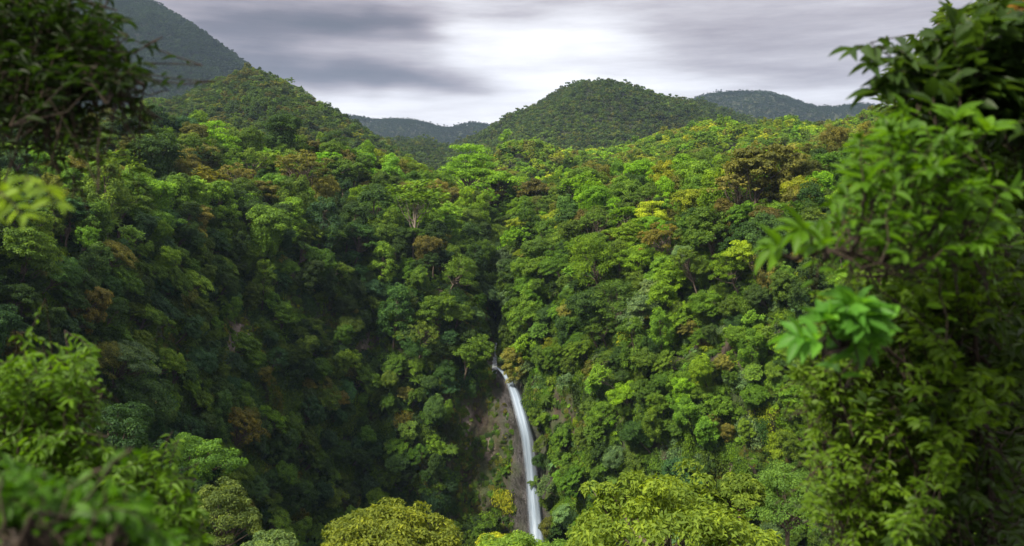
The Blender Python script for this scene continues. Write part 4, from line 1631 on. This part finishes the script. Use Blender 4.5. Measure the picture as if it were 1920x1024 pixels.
near_plant('shrub', 'coppery thin-leaved shrub top rising at the upper right corner', 'shrub',
           [(1770, 60), (1830, 45), (1930, 5), (2040, 0), (2040, 120), (1800, 110)], 6.0, 6.8, 120, .11, (.13, .075, .02),
           [[(2000, 1000, 6.6), (1980, 300, 6.6), (1930, 60, 6.5)], [(1980, 300, 6.6), (1860, 90, 6.4)]], nleaf=10, tlen=.4, seed=106, aspect=.3, stem_r=.03)

near_plant('leafy_branch', 'dark drooping branch hanging into view at the upper left corner', 'branch',
           [(-60, -40), (170, -40), (125, 10), (225, 40), (185, 70), (305, 150), (200, 128), (255, 178), (125, 150), (165, 205), (70, 175), (30, 225), (-60, 205)], 4.2, 5.6, 330, .085, (.013, .031, .004),
           [[(-260, -60, 5.0), (-120, 20, 5.0), (40, 60, 4.8), (180, 120, 4.6), (270, 160, 4.5)], [(-120, 20, 5.0), (20, 150, 4.8), (120, 220, 4.7)], [(-260, -60, 5.0), (-60, -60, 4.9), (120, -10, 4.8)], [(-120, 20, 5), (-60, 180, 4.9), (20, 260, 4.8)]],
           nleaf=14, tlen=.55, aspect=.23, seed=111, droop=.2, hang=.1, stem_r=.025, lvm=.35)
near_plant('leaf_spray', 'single yellow-lit feathered leaf poking in at the left edge', 'leaf',
           [(-60, 330), (0, 330), (0, 380), (-60, 380)], 2.7, 2.8, 2, .07, (.16, .26, .02),
           [[(-300, 300, 2.6), (-120, 330, 2.6), (0, 350, 2.6)]], nleaf=6, tlen=.15, seed=112, stem_r=.008,
           extra=sprays([((10, 340, 2.7), (105, 385, 2.6)), ((-30, 372, 2.7), (40, 405, 2.6))], .062, 7, .4))
near_plant('bush', 'yellow-green leafy bush crowding the lower left corner', 'bush',
           [(-60, 690), (60, 670), (120, 660), (185, 650), (160, 720), (130, 760), (150, 840), (240, 840), (300, 850), (350, 900), (380, 1000), (400, 1090), (-60, 1090)], 4.8, 6.2, 950, .070, (.068, .145, .007),
           [[(20, 1040, 5.6), (30, 850, 5.6), (60, 700, 5.5)], [(150, 1040, 5.8), (200, 930, 5.8), (270, 880, 5.8)], [(-40, 1040, 5.3), (-40, 800, 5.3)], [(60, 800, 5.5), (140, 690, 5.4)]],
           nleaf=13, tlen=.42, seed=113, stem_r=.02, aspect=.36)
near_plant('bush', 'dark green bush so close it blurs at the bottom left edge', 'bush',
           [(-80, 900), (-10, 930), (40, 870), (90, 940), (150, 900), (190, 960), (270, 930), (250, 985), (330, 1000), (290, 1040), (350, 1100), (-80, 1100)], 2.3, 3.3, 400, .055, (.044, .122, .004),
           [[(20, 1060, 2.2), (60, 960, 2.2)], [(200, 1060, 2.2), (220, 980, 2.2)]], nleaf=11, tlen=.18, seed=114, stem_r=.01, aspect=.4)

# trees on the slope below, tops just in view: u, v of the crown, width, depth, look
def slope_tree(name, label, u, v, wpx, y, tint, k, n, size, ratio=.75, lump=.35, rc=.24, tmpl=BLADE_LOW, flat=.6, aspect=.45, bark=None):
    R = wpx * y / F / 2
    c = at(u, v, y)
    ci = int(np.clip(round((u - US[0]) / 5), 0, NC - 1))
    gz = float(np.interp(y, G[:ROW_OF[4], ci, 1], G[:ROW_OF[4], ci, 2]))
    H = c[2] + R * ratio * .8 - gz
    D = sphere_dirs(k, -.35)
    lum = 1 + lump * fbm(D * 1.9 + rng.random(3) * 9, 2) * 2
    C = D * (R * .84 * lum * rng.uniform(.75, 1.05, k))[:, None]
    C[:, 2] *= ratio
    C[:, 2] += H - R * ratio * .8
    g = Geo()
    clusters_to_leaves(g, C, R * rc * rng.uniform(.7, 1.3, k), norm(D + UP * .6), n, size, flat=flat, tmpl=tmpl, aspect=aspect, droop=.1, rnd=.5, shell=.6)
    t = Geo()
    r0 = .07 * R + .06
    tube(t, curve_pts((0, 0, -1), (0, 0, H - R * ratio), 9, 0, .12), np.linspace(r0, r0 * .6, 9), 8)
    for j in rng.permutation(k)[:26]:
        a = np.array((0, 0, H - R * ratio * rng.uniform(1.0, 1.6)))
        tube(t, curve_pts(a, C[j], 6, -.3, .08), np.linspace(r0 * .45, r0 * .07, 6), 5)
    e = empty(name, (c[0], y, gz))
    to = t.build('trunk', bark or M_BARK, e, smooth=True)
    co = g.build('crown', M_LEAF, e)
    co.color = (*tint, 1)
    tag(e, label, 'tree')
    return e


slope_tree('broadleaf_tree', 'golden-green domed tree at the bottom centre left of the waterfall foot', 716, 1034, 280, 62, (.132, .166, .022), 150, 120, .30, ratio=.62, lump=.3, rc=.17)
slope_tree('broadleaf_tree', 'sunlit yellow-green leafy tree right of the waterfall foot, nearest at the bottom', 1245, 1016, 390, 40, (.128, .190, .022), 150, 110, .27, ratio=.62, lump=.55, rc=.17)
slope_tree('broadleaf_tree', 'small lime green treetop directly under the waterfall foot', 955, 1050, 150, 70, (.13, .22, .03), 60, 120, .30, ratio=.6, lump=.5, rc=.24)
slope_tree('broadleaf_tree', 'small light green treetop between the waterfall foot and the sunlit tree', 1050, 1062, 130, 66, (.11, .20, .03), 50, 120, .30, ratio=.6, lump=.5, rc=.24)
slope_tree('broadleaf_tree', 'fine-leaved fresh green bushy tree below the ochre rock', 1478, 945, 150, 96, (.09, .17, .03), 110, 140, .26, ratio=.95, lump=.3, rc=.22)
slope_tree('broadleaf_tree', 'yellow-green tuft of a treetop above the sunlit tree', 1385, 930, 90, 42, (.12, .18, .025), 40, 90, .25, ratio=.75, lump=.5, rc=.25)
slope_tree('broadleaf_tree', 'mid green treetop behind the lower left bush beside the golden sparse tree', 360, 870, 150, 118, (.075, .16, .025), 90, 130, .34, ratio=.7, lump=.4, rc=.22)
slope_tree('broadleaf_tree', 'olive-topped tall bushy tree right of the lower left bush', 415, 975, 140, 100, (.085, .125, .03), 90, 130, .32, ratio=1.1, lump=.4, rc=.22)
slope_tree('broadleaf_tree', 'pale green dome at the bottom between the lower left bush and the golden-green tree', 505, 1040, 120, 88, (.10, .16, .05), 70, 130, .30, ratio=.6, lump=.4, rc=.22)
slope_tree('broadleaf_tree', 'dark creeper-draped tree standing just above the lower left bush', 215, 835, 150, 112, (.030, .070, .022), 90, 150, .36, ratio=1.15, lump=.4, rc=.22)
slope_tree('broadleaf_tree', 'shaded dark round tree between the draped tree and the golden sparse tree', 300, 940, 150, 108, (.028, .068, .02), 90, 140, .34, ratio=1.0, lump=.4, rc=.22)

# ------------------------------------------------------------------ the air
def build_haze():
    g = Geo()
    x, y0, y1, z0, z1 = 4200, -40, 9100, -140, 1300
    V = [(a, b, c) for c in (z0, z1) for b in (y0, y1) for a in (-x, x)]
    g.add(V, [(0, 2, 3, 1), (4, 5, 7, 6), (0, 1, 5, 4), (2, 6, 7, 3), (0, 4, 6, 2), (1, 3, 7, 5)])
    m, nt = new_mat('moist air')
    v = nt.nodes.new('ShaderNodeVolumePrincipled')
    v.inputs['Color'].default_value = (.52, .71, 1.0, 1)
    v.inputs['Density'].default_value = 4.2e-5
    v.inputs['Anisotropy'].default_value = .2
    o = nt.nodes.new('ShaderNodeOutputMaterial')
    nt.links.new(v.outputs[0], o.inputs['Volume'])
    tag(g.build('haze', m), 'thin bluish haze over the valley', None, None, 'stuff')


build_haze()
